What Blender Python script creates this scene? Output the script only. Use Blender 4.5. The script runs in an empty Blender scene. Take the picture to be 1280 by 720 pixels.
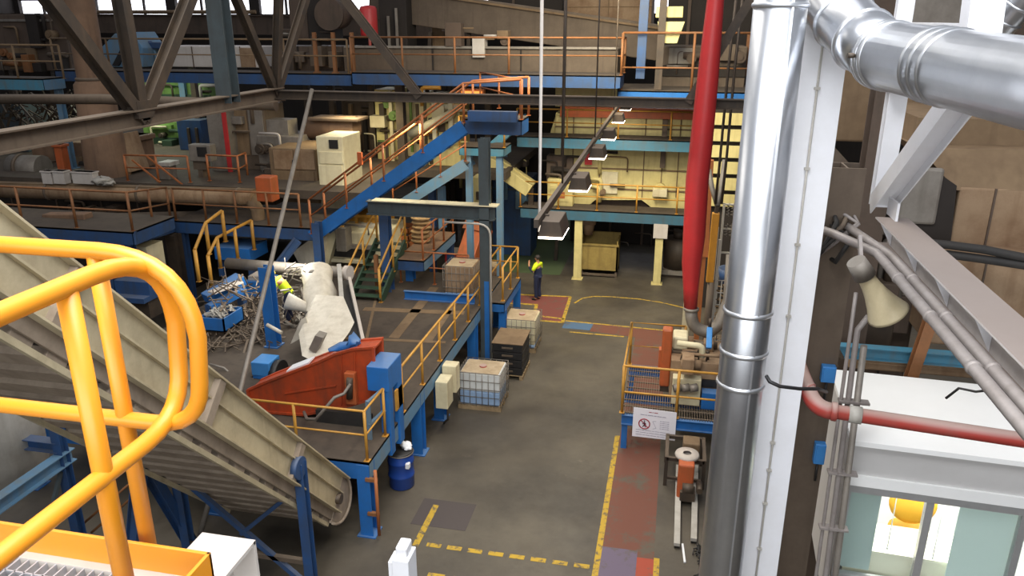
import bpy, math, random
from math import atan, sqrt, sin, cos, pi, radians, hypot
from mathutils import Vector, Matrix
random.seed(7)
V = Vector
SC = bpy.context.scene
COL = SC.collection
# ---------------------------------------------------------------- camera
FOC = 960.0; PITCH = atan(330/960.0); YAW = atan(215/sqrt(960**2+330**2)); EYE = V((0, 0, 10.0))
cf = V((-sin(YAW)*cos(PITCH), cos(YAW)*cos(PITCH), -sin(PITCH)))
cr = V((cos(YAW), sin(YAW), 0)); cu = cr.cross(cf)
cd = bpy.data.cameras.new('camera'); cam = bpy.data.objects.new('camera', cd); COL.objects.link(cam)
cd.sensor_fit = 'HORIZONTAL'; cd.sensor_width = 36.0; cd.lens = 36.0*FOC/1280; cd.clip_start = 0.05; cd.clip_end = 300
cam.matrix_world = Matrix(((cr.x, cu.x, -cf.x, EYE.x), (cr.y, cu.y, -cf.y, EYE.y), (cr.z, cu.z, -cf.z, EYE.z), (0, 0, 0, 1)))
SC.camera = cam

def ray(px, py): return cr*(px-640) + cu*(360-py) + cf*FOC
def P(px, py, x=None, y=None, z=None, d=None):
    """a measured point of the photograph, on a world plane (or at a depth) -> metres"""
    r = ray(px, py)
    if z is not None: t = (z-EYE.z)/r.z
    elif y is not None: t = y/r.y
    elif x is not None: t = x/r.x
    else: t = d/FOC
    return EYE + r*t
def R(px0, py0, px1, py1, y, dep):
    """box whose front face covers a measured rectangle on the plane y, dep metres deep"""
    mx, my = (px0+px1)/2, (py0+py1)/2
    return (V((P(px0, my, y=y).x, y, P(mx, py1, y=y).z)), V((P(px1, my, y=y).x, y+dep, P(mx, py0, y=y).z)))

# ---------------------------------------------------------------- materials
def lin(c):
    c = c/255.0
    return c/12.92 if c <= 0.04045 else ((c+0.055)/1.055)**2.4
def rgb(h): return (lin(int(h[0:2], 16)), lin(int(h[2:4], 16)), lin(int(h[4:6], 16)), 1)
def M(name, col, rough=.5, metal=0., dirt=.35, dcol='4a3d2e', scale=1.6, bump=.0, dust=0., dustc='9a8b78', coat=0.):
    """paint or metal with blotchy dirt, vertical run-down stains and (dust) a settled dust layer on upward faces"""
    m = bpy.data.materials.new(name); m.use_nodes = True
    nt = m.node_tree; N = nt.nodes; L = nt.links
    b = N['Principled BSDF']
    b.inputs['Roughness'].default_value = rough; b.inputs['Metallic'].default_value = metal
    if coat: b.inputs['Coat Weight'].default_value = coat; b.inputs['Coat Roughness'].default_value = .35
    tc = N.new('ShaderNodeTexCoord')
    n = N.new('ShaderNodeTexNoise'); n.inputs['Scale'].default_value = scale; n.inputs['Detail'].default_value = 9; n.inputs['Roughness'].default_value = .72
    L.new(tc.outputs['Object'], n.inputs['Vector'])
    rp = N.new('ShaderNodeValToRGB'); rp.color_ramp.elements[0].position = .4; rp.color_ramp.elements[1].position = .68
    d1 = min(1, dirt*1.25)
    rp.color_ramp.elements[0].color = (0, 0, 0, 1); rp.color_ramp.elements[1].color = (d1, d1, d1, 1)
    L.new(n.outputs['Fac'], rp.inputs['Fac'])
    mx = N.new('ShaderNodeMix'); mx.data_type = 'RGBA'
    mx.inputs[6].default_value = rgb(col); mx.inputs[7].default_value = rgb(dcol)
    L.new(rp.outputs['Color'], mx.inputs[0]); out = mx.outputs[2]
    if dirt >= .3 and dirt < 1:
        mp = N.new('ShaderNodeMapping'); mp.inputs['Scale'].default_value = (3.2, 3.2, .35); L.new(tc.outputs['Object'], mp.inputs['Vector'])
        n2 = N.new('ShaderNodeTexNoise'); n2.inputs['Scale'].default_value = 1.6; n2.inputs['Detail'].default_value = 6; L.new(mp.outputs[0], n2.inputs['Vector'])
        r2 = N.new('ShaderNodeValToRGB'); r2.color_ramp.elements[0].position = .52; r2.color_ramp.elements[1].position = .72
        r2.color_ramp.elements[0].color = (0, 0, 0, 1); r2.color_ramp.elements[1].color = (dirt*.9, dirt*.9, dirt*.9, 1); L.new(n2.outputs['Fac'], r2.inputs['Fac'])
        m2 = N.new('ShaderNodeMix'); m2.data_type = 'RGBA'; L.new(r2.outputs[0], m2.inputs[0]); L.new(out, m2.inputs[6]); m2.inputs[7].default_value = rgb(dcol); out = m2.outputs[2]
    if dust:
        g = N.new('ShaderNodeNewGeometry'); sx = N.new('ShaderNodeSeparateXYZ'); L.new(g.outputs['Normal'], sx.inputs[0])
        r3 = N.new('ShaderNodeMapRange'); r3.inputs['From Min'].default_value = .25; r3.inputs['From Max'].default_value = .85; r3.inputs['To Max'].default_value = dust; L.new(sx.outputs['Z'], r3.inputs['Value'])
        m3 = N.new('ShaderNodeMix'); m3.data_type = 'RGBA'; L.new(r3.outputs[0], m3.inputs[0]); L.new(out, m3.inputs[6]); m3.inputs[7].default_value = rgb(dustc); out = m3.outputs[2]
    L.new(out, b.inputs['Base Color'])
    if bump:
        bp = N.new('ShaderNodeBump'); bp.inputs['Strength'].default_value = bump; bp.inputs['Distance'].default_value = .02
        L.new(n.outputs['Fac'], bp.inputs['Height']); L.new(bp.outputs['Normal'], b.inputs['Normal'])
    return m
def EM(name, col, s):
    m = bpy.data.materials.new(name); m.use_nodes = True; nt = m.node_tree; nt.nodes.clear()
    o = nt.nodes.new('ShaderNodeOutputMaterial'); e = nt.nodes.new('ShaderNodeEmission')
    e.inputs[0].default_value = rgb(col); e.inputs[1].default_value = s; nt.links.new(e.outputs[0], o.inputs[0]); return m
YEL = M('rail_yellow_paint', 'e08f18', .45, 0, .14, 'b8742a', 3, coat=.3)
YEL2 = M('guard_yellow_paint', 'c8923a', .5, 0, .35, '7a5a2a', 2)
ORG = M('guard_orange_paint', 'b0683a', .55, 0, .4, '6b4526', 2)
ORD = M('dull_orange_paint', '8a5a34', .6, 0, .5, '5a4028', 2)
BLU = M('blue_paint', '2269b2', .45, 0, .32, '33506e', 1.5, dust=.35, dustc='7c8c98')
BLD = M('dark_blue_paint', '2a4c7a', .5, 0, .5, '3a3e44', 1.5, dust=.4, dustc='6e7074')
BLL = M('dusty_blue_paint', '5c84a4', .6, 0, .45, '76766c', 1.5)
TEA = M('teal_paint', '42809a', .55, 0, .45, '62625a', 1.5)
STL = M('dark_steel', '3c342d', .6, .2, .5, '5c4c3c', 1.2, dust=.4, dustc='7a6a5a')
STB = M('brown_dusty_steel', '66584a', .7, .1, .5, '463a30', 1, dust=.5, dustc='8a7a68')
STG = M('grey_blue_steel', '4c565a', .5, .2, .4, '3c3834', 1.5)
GRY = M('grey_dusty_metal', '8c857c', .55, .3, .4, '5e5348', 2)
LGR = M('light_grey_paint', 'b4b0a8', .5, 0, .35, '7e7466', 2)
GAL = M('galvanised_sheet', 'cfd1d5', .3, .95, .3, 'b2b6bc', 4)
GAR = M('galvanised_band', 'd4d6da', .35, .9, .2, 'a9adb4', 4)
WHT = M('white_paint', 'e6e6ea', .45, 0, .16, 'b9b2a6', 1.2)
WHD = M('dusty_white_paint', 'c4bdb6', .6, 0, .3, 'a09488', 2, dust=.35, dustc='a8988a')
CRM = M('cream_paint', 'd6c88a', .55, 0, .4, '9a8856', .7)
CRL = M('pale_cream_paint', 'd8cfae', .55, 0, .35, 'a08c66', 1)
TAN = M('dusty_tan_casing', '7e684e', .8, 0, .55, '5a4632', .8)
TAL = M('pale_tan_casing', '987f64', .8, 0, .6, '6c4e34', 1.1)
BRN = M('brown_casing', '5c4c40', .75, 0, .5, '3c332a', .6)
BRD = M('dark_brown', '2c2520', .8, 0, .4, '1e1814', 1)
BRK = M('brown_silo_shell', '80644e', .8, 0, .5, '4c3c30', .5)
BLK = M('black_plastic', '1c1b1c', .5, 0, .3, '3a3632', 3)
RUB = M('black_rubber', '262423', .7, 0, .3, '3a342e', 3)
RED = M('red_pipe_paint', 'bc3032', .42, 0, .3, '8a3230', 1.2)
RDP = M('dusty_red_pipe', 'a8382f', .5, 0, .3, '8a5a50', 1.5, dust=.85, dustc='b09c92')
ROR = M('red_orange_paint', 'b4441e', .48, 0, .55, '54382a', 1.1)
ORM = M('orange_machine_paint', 'b85a30', .5, 0, .45, '80502e', 2)
CON = M('conveyor_beige', 'c2b494', .6, 0, .4, '7c6c54', 1.4)
CRB = M('conveyor_brown_ribs', '9c8c7a', .7, .0, .45, '66584a', 2)
PLA = M('white_sheet_cover', 'd8d0c0', .55, 0, .3, '9a8c74', 3, .5)
GRN = M('green_machine_paint', '6e9048', .5, 0, .5, '3c4a24', 1)
DGN = M('dark_green_paint', '2f4a36', .6, 0, .5, '2a2a22', 1)
NAV = M('navy_cloth', '1d2440', .9, 0, .2, '12162a', 8)
HIV = M('high_visibility_yellow_cloth', 'd6ee1e', .7, 0, .1, 'a8c020', 8)
SKN = M('skin', 'b98466', .5, 0, .1, '9a6a50', 8)
HAI = M('dark_hair', '2a2320', .7, 0, .1, '1a1614', 8)
SHO = M('black_shoe', '18161a', .5, 0, .1, '2a2626', 8)
HEL = M('yellow_helmet', 'd8c23a', .4, 0, .1, 'a8902a', 8)
SAC = M('tan_paper_sack', 'b8976a', .85, 0, .4, '8a6a44', 5, .4)
CHD = M('dusty_chord_paint', 'd0cac6', .6, 0, .3, 'a09488', 2, dust=.9, dustc='8e8078')
TED = M('dark_teal_paint', '37667c', .55, 0, .45, '4a4e4c', 1.5)
LFT = M('lift_yellow_paint', 'd0902e', .5, 0, .3, '8a6a30', 2)
WOO = M('pale_pallet_wood', '9a8464', .8, 0, .5, '6a563c', 4)
BIN = M('tan_wooden_bin', '9c8648', .75, 0, .5, '6a5630', 1.4)
TNK = M('white_tank_plastic', 'd6d8d6', .35, 0, .2, 'a8a292', 2)
LIQ = M('blue_tank_contents', '8aa4c4', .3, 0, .3, '9ab0cc', 3)
TTP = M('dusty_tank_top', 'b8a488', .7, 0, .5, '8a7658', 3)
DRM = M('blue_drum_plastic', '1c3f8c', .35, 0, .25, '2a4a80', 4)
BAG = M('white_rag', 'e8e8ea', .7, 0, .1, 'b8b8ba', 4)
SIG = M('white_sign_board', 'e8e6ee', .4, 0, .05, 'd0ccd4', 4)
SRD = M('sign_red', '9a2038', .5, 0, .05, '80202c', 4)
SGY = M('sign_print_grey', '9a94a8', .6, 0, .05, '8a8498', 4)
SDK = M('sign_print_dark', '3a2430', .6, 0, .05, '3a2430', 4)
JBX = M('junction_box_blue', '3f86c8', .4, 0, .15, '2a5a90', 4)
HRN = M('cream_horn_plastic', 'cfc09c', .45, 0, .3, '9a8a68', 3)
CND = M('grey_conduit', '9a928e', .5, .2, .4, '6e645c', 3)
OFW = M('white_office_panel', 'f2f2f0', .45, 0, .08, 'c8c6c0', 1)
OFG = M('grey_office_panel', 'c4c2c0', .5, 0, .2, 'aaa6a2', 1)
ALU = M('aluminium_frame', 'b4b4b4', .4, .5, .2, '8c8a88', 4)
BLI = M('grey_green_blind', 'a6b4b0', .7, 0, .1, '98a6a4', 2)
PBL = M('pale_roller_blind', 'd4e2dc', .7, 0, .08, 'c4d2cc', 2)
DSK = M('white_desk_top', 'e4e0cc', .4, 0, .05, 'd0ccb8', 4)
CHY = M('yellow_seat_fabric', 'e0a830', .6, 0, .1, 'c89028', 4)
DEC = M('brown_deck_plate', '52473c', .8, 0, .6, '383029', .9)
GRA = M('grating_steel', '7a7570', .5, .5, .4, '544c44', 4)
GRT = M('pale_grating', 'b4b4b8', .45, .4, .2, '8a8884', 4)
LAM = EM('lamp_lens', 'fff4e0', 14)
TUBE = EM('fluorescent_tube', 'f4fbff', 12)
WIN = EM('daylight_pane', 'f2f4ff', 2.6)
GLW = EM('lit_orange_panel', 'ff9a4a', 1.6)
def paint_mat(name, col, wear=.5, scale=5, under='5a5246'):
    m = M(name, col, .75, 0, 1.0, under, scale)
    r = [n for n in m.node_tree.nodes if n.bl_idname == 'ShaderNodeValToRGB'][0]
    r.color_ramp.elements[0].position = wear; r.color_ramp.elements[1].position = wear+.12
    return m
PYE = paint_mat('worn_yellow_line', 'b8962e', .5, 7)
PRE = paint_mat('worn_red_walkway', '6c4234', .5, 1.6)
PRB = paint_mat('red_walkway', '74403a', .54, 2)
PPU = paint_mat('worn_violet_paint', '665a6c', .5, 2)
POR = paint_mat('worn_orange_red_paint', '9c4430', .54, 3)
PBU = paint_mat('worn_blue_paint', '4a6480', .52, 2)
PDK = paint_mat('dark_floor_plate', '4a4240', .6, 2)
PGR = paint_mat('green_floor_area', '4c5a3c', .6, .6, '4a4c38')

def concrete():
    m = bpy.data.materials.new('stained_concrete'); m.use_nodes = True; nt = m.node_tree; N = nt.nodes; L = nt.links
    b = N['Principled BSDF']; b.inputs['Roughness'].default_value = .62
    tc = N.new('ShaderNodeTexCoord')
    def noise(s, d=8, r=.65):
        n = N.new('ShaderNodeTexNoise'); n.inputs['Scale'].default_value = s; n.inputs['Detail'].default_value = d; n.inputs['Roughness'].default_value = r
        L.new(tc.outputs['Object'], n.inputs['Vector']); return n
    def ramp(n, a, c, ca, cb):
        r = N.new('ShaderNodeValToRGB'); r.color_ramp.elements[0].position = a; r.color_ramp.elements[1].position = c
        r.color_ramp.elements[0].color = ca; r.color_ramp.elements[1].color = cb; L.new(n.outputs['Fac'], r.inputs['Fac']); return r
    base = ramp(noise(.35), .38, .66, rgb('443e36'), rgb('60584b'))
    dark = ramp(noise(1.3, 10, .7), .56, .74, (0, 0, 0, 1), (.55, .55, .55, 1))
    pale = ramp(noise(2.6, 10, .7), .64, .76, (0, 0, 0, 1), (.4, .4, .4, 1))
    m1 = N.new('ShaderNodeMix'); m1.data_type = 'RGBA'; L.new(dark.outputs[0], m1.inputs[0]); L.new(base.outputs[0], m1.inputs[6]); m1.inputs[7].default_value = rgb('39322b')
    m2 = N.new('ShaderNodeMix'); m2.data_type = 'RGBA'; L.new(pale.outputs[0], m2.inputs[0]); L.new(m1.outputs[2], m2.inputs[6]); m2.inputs[7].default_value = rgb('8c8272')
    L.new(m2.outputs[2], b.inputs['Base Color'])
    rr = ramp(noise(.8), .4, .7, (.45, .45, .45, 1), (.75, .75, .75, 1)); L.new(rr.outputs[0], b.inputs['Roughness'])
    return m
CNC = concrete()
def glass():
    m = bpy.data.materials.new('window_glass'); m.use_nodes = True; b = m.node_tree.nodes['Principled BSDF']
    b.inputs['Base Color'].default_value = (.95, 1, .98, 1); b.inputs['Roughness'].default_value = .02
    b.inputs['Transmission Weight'].default_value = 1; b.inputs['IOR'].default_value = 1.05; return m
GLS = glass()

# ---------------------------------------------------------------- mesh builder
Z = V((0, 0, 1))
def frame_of(d, up=None):
    d = d.normalized()
    up = up or (Z if abs(d.z) < .98 else V((0, 1, 0)))
    s = d.cross(up)
    if s.length < 1e-5: s = d.cross(V((1, 0, 0)))
    s.normalize(); return s, s.cross(d).normalized()
class MB:
    def __init__(s): s.v = []; s.f = []; s.sm = []
    def add(s, vs, fs, smooth=False):
        n = len(s.v); s.v += [V(a) for a in vs]
        for k, f in enumerate(fs): s.f.append([n+i for i in f]); s.sm.append(smooth if isinstance(smooth, bool) else smooth[k])
        return s
    def box(s, a, b):
        x0, x1 = sorted((a[0], b[0])); y0, y1 = sorted((a[1], b[1])); z0, z1 = sorted((a[2], b[2]))
        return s.add([(x0, y0, z0), (x1, y0, z0), (x1, y1, z0), (x0, y1, z0), (x0, y0, z1), (x1, y0, z1), (x1, y1, z1), (x0, y1, z1)],
                     [(0, 3, 2, 1), (4, 5, 6, 7), (0, 1, 5, 4), (1, 2, 6, 5), (2, 3, 7, 6), (3, 0, 4, 7)])
    def bar(s, p, q, w, h, up=None, prof=None):
        p, q = V(p), V(q); a, u = frame_of(q-p, up)
        pr = prof or [(-w/2, -h/2), (w/2, -h/2), (w/2, h/2), (-w/2, h/2)]
        n = len(pr); vs = [c + a*i + u*j for c in (p, q) for i, j in pr]
        fs = [(i, i+n, (i+1) % n+n, (i+1) % n) for i in range(n)] + [tuple(range(n)), tuple(range(2*n-1, n-1, -1))]
        return s.add(vs, fs)
    def ibeam(s, p, q, h, w, t=None, up=None):
        t = t or max(.012, h*.07)
        pr = [(-w/2, -h/2), (w/2, -h/2), (w/2, -h/2+t), (t/2, -h/2+t), (t/2, h/2-t), (w/2, h/2-t), (w/2, h/2), (-w/2, h/2), (-w/2, h/2-t), (-t/2, h/2-t), (-t/2, -h/2+t), (-w/2, -h/2+t)]
        return s.bar(p, q, 0, 0, up, pr)
    def channel(s, p, q, h, w, side=1, t=.015):
        pr = [(0, -h/2), (w*side, -h/2), (w*side, -h/2+t), (t*side, -h/2+t), (t*side, h/2-t), (w*side, h/2-t), (w*side, h/2), (0, h/2)]
        return s.bar(p, q, 0, 0, None, pr)
    def cyl(s, p, q, r, r2=None, n=16, caps=True):
        p, q = V(p), V(q); r2 = r if r2 is None else r2; a, u = frame_of(q-p)
        vs = [c + a*rr*cos(2*pi*i/n) + u*rr*sin(2*pi*i/n) for c, rr in ((p, r), (q, r2)) for i in range(n)]
        s.add(vs, [(i, i+n, (i+1) % n+n, (i+1) % n) for i in range(n)], True)
        if caps: s.add(vs, [tuple(range(n)), tuple(range(2*n-1, n-1, -1))])
        return s
    def tube(s, pts, r, n=8, closed=False, rad=None):
        pts = [V(p) for p in pts]; m = len(pts); rings = []
        d0 = (pts[1]-pts[0]); a, u = frame_of(d0)
        for i, p in enumerate(pts):
            d = ((pts[(i+1) % m]-p).normalized() + (p-pts[i-1]).normalized()) if (closed or 0 < i < m-1) else (pts[1]-pts[0] if i == 0 else pts[-1]-pts[-2])
            d.normalize(); a = (a - d*a.dot(d)).normalized(); u = d.cross(a)
            rr = rad[i] if rad else r
            rings.append([p + a*rr*cos(2*pi*k/n) + u*rr*sin(2*pi*k/n) for k in range(n)])
        vs = [v for g in rings for v in g]; fs = []
        for i in range(m if closed else m-1):
            j = (i+1) % m
            fs += [(i*n+k, i*n+(k+1) % n, j*n+(k+1) % n, j*n+k) for k in range(n)]
        s.add(vs, fs, True)
        if not closed: s.add(rings[0]+rings[-1], [tuple(range(n-1, -1, -1)), tuple(range(n, 2*n))])
        return s
    def lathe(s, prof, base, axis=Z, n=24):
        base = V(base); a, u = frame_of(V(axis)); ax = V(axis).normalized()
        vs = [base + ax*h + a*r*cos(2*pi*k/n) + u*r*sin(2*pi*k/n) for r, h in prof for k in range(n)]
        m = len(prof)
        s.add(vs, [(i*n+k, (i+1)*n+k, (i+1)*n+(k+1) % n, i*n+(k+1) % n) for i in range(m-1) for k in range(n)], True)
        return s
    def prism(s, poly, ext):
        n = len(poly); ext = V(ext); vs = [V(p) for p in poly] + [V(p)+ext for p in poly]
        return s.add(vs, [tuple(range(n)), tuple(range(2*n-1, n-1, -1))] + [(i, i+n, (i+1) % n+n, (i+1) % n) for i in range(n)])
    def ell(s, c, r, n=14, m=9):
        c = V(c); r = V(r) if not isinstance(r, (int, float)) else V((r, r, r)); vs = []
        for j in range(m+1):
            t = pi*j/m
            for i in range(n): vs.append((c.x+r.x*sin(t)*cos(2*pi*i/n), c.y+r.y*sin(t)*sin(2*pi*i/n), c.z+r.z*cos(t)))
        return s.add(vs, [(j*n+i, j*n+(i+1) % n, (j+1)*n+(i+1) % n, (j+1)*n+i) for j in range(m) for i in range(n)], True)
    def build(s, name, mat, parent=None, bev=0, jit=0, label=None):
        off = wl(parent) if parent else V((0, 0, 0))
        if not parent:
            lo = V([min(v[i] for v in s.v) for i in range(3)]); hi = V([max(v[i] for v in s.v) for i in range(3)])
            off = V(((lo.x+hi.x)/2, (lo.y+hi.y)/2, lo.z))
        me = bpy.data.meshes.new(name); vs = [v-off for v in s.v]
        if jit: vs = [v + V((random.uniform(-jit, jit), random.uniform(-jit, jit), random.uniform(-jit, jit))) for v in vs]
        me.from_pydata(vs, [], s.f); me.polygons.foreach_set('use_smooth', s.sm)
        me.materials.append(mat)
        import bmesh
        bm = bmesh.new(); bm.from_mesh(me)
        if not jit: bmesh.ops.remove_doubles(bm, verts=bm.verts, dist=1e-5)
        bmesh.ops.recalc_face_normals(bm, faces=bm.faces); bm.to_mesh(me); bm.free()
        o = bpy.data.objects.new(name, me); COL.objects.link(o)
        if parent: o.parent = parent; ORG_[o.name] = off
        else: o.location = off; ORG_[o.name] = off
        if bev:
            b = o.modifiers.new('edge', 'BEVEL'); b.width = bev; b.segments = 2; b.limit_method = 'ANGLE'
        if label: o['label'] = label
        return o
ORG_ = {}
def wl(o): return ORG_[o.name]
def T(name, label, cat, loc, group=None):
    o = bpy.data.objects.new(name, None); COL.objects.link(o); o.location = V(loc); o.empty_display_size = .2
    ORG_[o.name] = V(loc); o['label'] = label; o['category'] = cat
    if group: o['group'] = group
    return o
def tag(o, label, cat, group=None, kind=None):
    o['label'] = label; o['category'] = cat
    if group: o['group'] = group
    if kind: o['kind'] = kind
    return o
def struct(name, mb, mat, **k):
    o = mb.build(name, mat, **k); o['kind'] = 'structure'; return o
def dup(root, loc, label, group=None):
    """copy a thing, its parts and their sub-parts"""
    r = root.copy(); COL.objects.link(r); r.location = V(loc); r['label'] = label
    if group: r['group'] = group
    for ch in list(root.children):
        c = ch.copy(); COL.objects.link(c); c.parent = r
        for g in list(ch.children):
            d = g.copy(); COL.objects.link(d); d.parent = c
    return r
def arc(a, c, b, n=6):
    """rounded corner a-c-b as points"""
    a, b, c = V(a), V(b), V(c)
    return [a*(1-t)**2 + c*2*t*(1-t) + b*t*t for t in [i/n for i in range(n+1)]]

# ---------------------------------------------------------------- repeated kinds
def guardrail(label, pts, h=1.05, gap=1.5, mat=ORG, r=.024, cat='guardrail', group=None, toe=None, mids=(.52,), name='guardrail', pw=None):
    pts = [V(p) for p in pts]
    t = T(name, label, cat, pts[0], group)
    up = [p+Z*h for p in pts]
    MB().tube(up, r, 8).build('top_rail', mat, t)
    for m in mids: MB().tube([p+Z*h*m for p in pts], r*.8, 6).build('mid_rail', mat, t)
    if toe:
        b = MB()
        for p, q in zip(pts, pts[1:]): b.bar(p+Z*toe/2, q+Z*toe/2, .012, toe)
        b.build('toe_board', mat, t)
    done = []
    for p, q in zip(pts, pts[1:]):
        n = max(1, round((q-p).length/gap))
        for i in range(n+1):
            a = p.lerp(q, i/n)
            if all((a-d).length > .05 for d in done):
                done.append(a); b = MB()
                if pw: b.box(a-V((pw/2, pw/2, 0)), a+V((pw/2, pw/2, h)))
                else: b.cyl(a, a+Z*h, r*1.15, n=8)
                b.box(a-V((.06, .06, 0)), a+V((.06, .06, .015)))
                b.build('post', mat, t)
    return t
def column(label, x, y, z0, z1, mat=BLU, h=.25, w=.22, name='steel_column', cat='column', group=None, plate=True, parent=None):
    b = MB().ibeam((x, y, z0), (x, y, z1), h, w)
    if plate: b.box((x-.2, y-.2, z0), (x+.2, y+.2, z0+.025))
    if parent: return b.build('leg', mat, parent)
    return tag(b.build(name, mat), label, cat, group)
def walkway(label, x0, x1, y0, y1, z, legs=(), th=.4, mat=BLU, deck=DEC, sides='fblr', group=None, cat='walkway', name='walkway', lmat=None, smat=None, zleg=0, lw=.24):
    t = T(name, label, cat, ((x0+x1)/2, (y0+y1)/2, z-th), group)
    MB().box((x0, y0, z-.06), (x1, y1, z)).build('deck', deck, t)
    zc = z-th/2-.014
    sm = smat or {}
    if 'f' in sides: MB().channel((x0, y0, zc), (x1, y0, zc), th, .1, -1).build('edge_beam', sm.get('f', mat), t)
    if 'b' in sides: MB().channel((x0, y1, zc), (x1, y1, zc), th, .1, 1).build('edge_beam', sm.get('b', mat), t)
    if 'l' in sides: MB().channel((x0, y0, zc), (x0, y1, zc), th, .1, 1).build('edge_beam', sm.get('l', mat), t)
    if 'r' in sides: MB().channel((x1, y0, zc), (x1, y1, zc), th, .1, -1).build('edge_beam', sm.get('r', mat), t)
    for lx, ly in legs: column('', lx, ly, zleg, z-th+.01 if th < .3 else z-.07, lmat or mat, lw, lw*.9, parent=t)
    return t
def stair(label, p, q, width, mat=BLU, n=12, group=None, sh=.3, tread=DEC):
    """p, q: bottom and top of the near stringer; width: vector to the far stringer"""
    p, q, w = V(p), V(q), V(width)
    t = T('stair', label, 'stair', p, group)
    for o in (V((0, 0, 0)), w): MB().bar(p+o, q+o, .06, sh).build('stringer', mat, t)
    for i in range(n):
        a = p.lerp(q, (i+.5)/n)+Z*.05; d = (q-p); d.z = 0; d.normalize()
        MB().prism([a-d*.13, a+d*.13, a+d*.13+w, a-d*.13+w], (0, 0, .03)).build('tread', tread, t)
    return t
# ================================================================ SETTING
fl = MB().add([(-45, -6, 0), (28, -6, 0), (28, 62, 0), (-45, 62, 0), (-45, -6, -.3), (28, -6, -.3), (28, 62, -.3), (-45, 62, -.3)],
              [(0, 1, 2, 3), (7, 6, 5, 4), (0, 4, 5, 1), (1, 5, 6, 2), (2, 6, 7, 3), (3, 7, 4, 0)])
floor = struct('floor', fl, CNC)
def paint(pts, mat, name='painted_line', h=.004):
    q = [P(*p, z=0) if len(p) == 2 else V(p) for p in pts]
    return MB().prism(q, (0, 0, h)).build(name, mat, floor)
def stripe(a, b, w, mat, h=.006, name='painted_line'):
    a = P(*a, z=0); b = P(*b, z=0); return MB().bar(a+Z*h/2, b+Z*h/2, w, h, Z).build(name, mat, floor)
MB().box((-.9, 8, 0), (.13, 25, .003)).build('walkway_paint', PRE, floor)
MB().box((-.9, 10.6, .003), (-.2, 13.1, .005)).build('walkway_paint', PPU, floor)
MB().box((-.2, 10.6, .003), (.13, 12.9, .006)).build('walkway_paint', POR, floor)
MB().box((.13, 10.6, 0), (.24, 12.95, .006)).build('painted_line', PYE, floor)
MB().box((-1.02, 8, 0), (-.9, 17.6, .006)).build('painted_line', PYE, floor)
MB().box((-4.68, 12.33, 0), (-4.55, 13.75, .007)).build('painted_line', PYE, floor)
for i in range(8):
    x = -4.4+i*.43; MB().box((x, 12.36, 0), (x+.3, 12.48, .006)).build('painted_line', PYE, floor)
for i in range(5):
    x = -4.1+i*.5; MB().box((x, 11.5, 0), (x+.33, 11.62, .006)).build('painted_line', PYE, floor)
MB().box((-4.95, 13.0, 0), (-3.75, 13.95, .005)).build('floor_plate', PDK, floor)
paint([(580, 366), (640, 369), (713, 371), (707, 388), (672, 386), (668, 380), (580, 376)], PRB, 'walkway_paint')
paint([(672, 384), (709, 388), (703, 403), (666, 398)], PRB, 'walkway_paint', .005)
for a, b in (((713, 371), (703, 403)), ((671, 381), (665, 399)), ((620, 367), (713, 371)), ((600, 377), (672, 381)), ((667, 394), (705, 399)), ((665, 400), (703, 403))):
    stripe(a, b, .12, PYE)
paint([(707, 402), (742, 405), (737, 413), (702, 410)], PBU, 'walkway_paint')
paint([(742, 405), (860, 416), (858, 430), (737, 414)], PRE, 'walkway_paint')
stripe((707, 401), (860, 416), .08, PYE); stripe((712, 415), (780, 421), .08, PYE)
q = [P(*p, z=0) for p in ((718, 379), (728, 373), (742, 370.5), (765, 371), (800, 374), (826, 378), (856, 385))]
for a, b in zip(q, q[1:]): MB().bar(a+Z*.003, b+Z*.003, .07, .006, Z).build('painted_line', PYE, floor)
MB().box((-9.5, 30.5, 0), (-4.4, 47.5, .004)).build('walkway_paint', PGR, floor)  # green area laid over the far passage floor
# walls
wb = MB().box((-45, 48, 0), (28, 48.4, 10.6)).box((-45, 48, 13.6), (28, 48.4, 15))
for i in range(13): wb.box((-45+i*6-.35, 47.8, 10.6), (-45+i*6+.35, 48.4, 13.6))
struct('wall_back', wb, BRD)
struct('wall_left', MB().box((-45.4, -6, 0), (-45, 48.4, 15)), BRD)
struct('wall_right', MB().box((28, -6, 0), (28.4, 48.4, 15)), BRD)
for i in range(8):
    x0 = -45+i*6+.35
    w = MB().box((x0, 48.1, 10.6), (x0+5.3, 48.2, 13.6)).build('window_%d' % (i+1), WIN); w['kind'] = 'structure'
    f = MB()
    for k in range(1, 3): f.box((x0+5.3*k/3-.06, 47.95, 10.6), (x0+5.3*k/3+.06, 48.1, 13.6))
    f.box((x0, 47.95, 11.5), (x0+5.3, 48.1, 11.62)); f.build('window_frame', BRD, w)
# ================================================================ FOREGROUND LEFT: the walkway the photo is taken from
XR, YR, ZT, ZM, ZD = -1.42, 1.78, 9.4, 8.87, 8.38
t = T('guardrail', 'thick yellow tube guardrail nearest, running from lower left to a rounded end', 'guardrail', (XR, YR-.2, ZD), 'yellow guardrails of the high walkway')
pts = [(XR, -.9, ZT), (XR, 1.3, ZT)] + arc((XR, 1.58, ZT), (XR, 1.87, ZT), (XR, 1.875, ZT-.24), 8) + arc((XR, 1.86, ZM+.17), (XR, 1.85, ZM), (XR, 1.66, ZM), 6) + [(XR, 1.3, ZM), (XR, -.9, ZM)]
MB().tube(pts, .0262, 16).build('loop_rail', YEL, t)
for y in (1.5, -.4): MB().cyl((XR-.004, y, ZD), (XR-.004, y, ZT-.01), .0262, n=16).build('post', YEL, t)
t = T('guardrail', 'yellow tube guardrail behind the nearest one, running straight to the left edge', 'guardrail', (XR-.15, YR, ZD), 'yellow guardrails of the high walkway')
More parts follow.
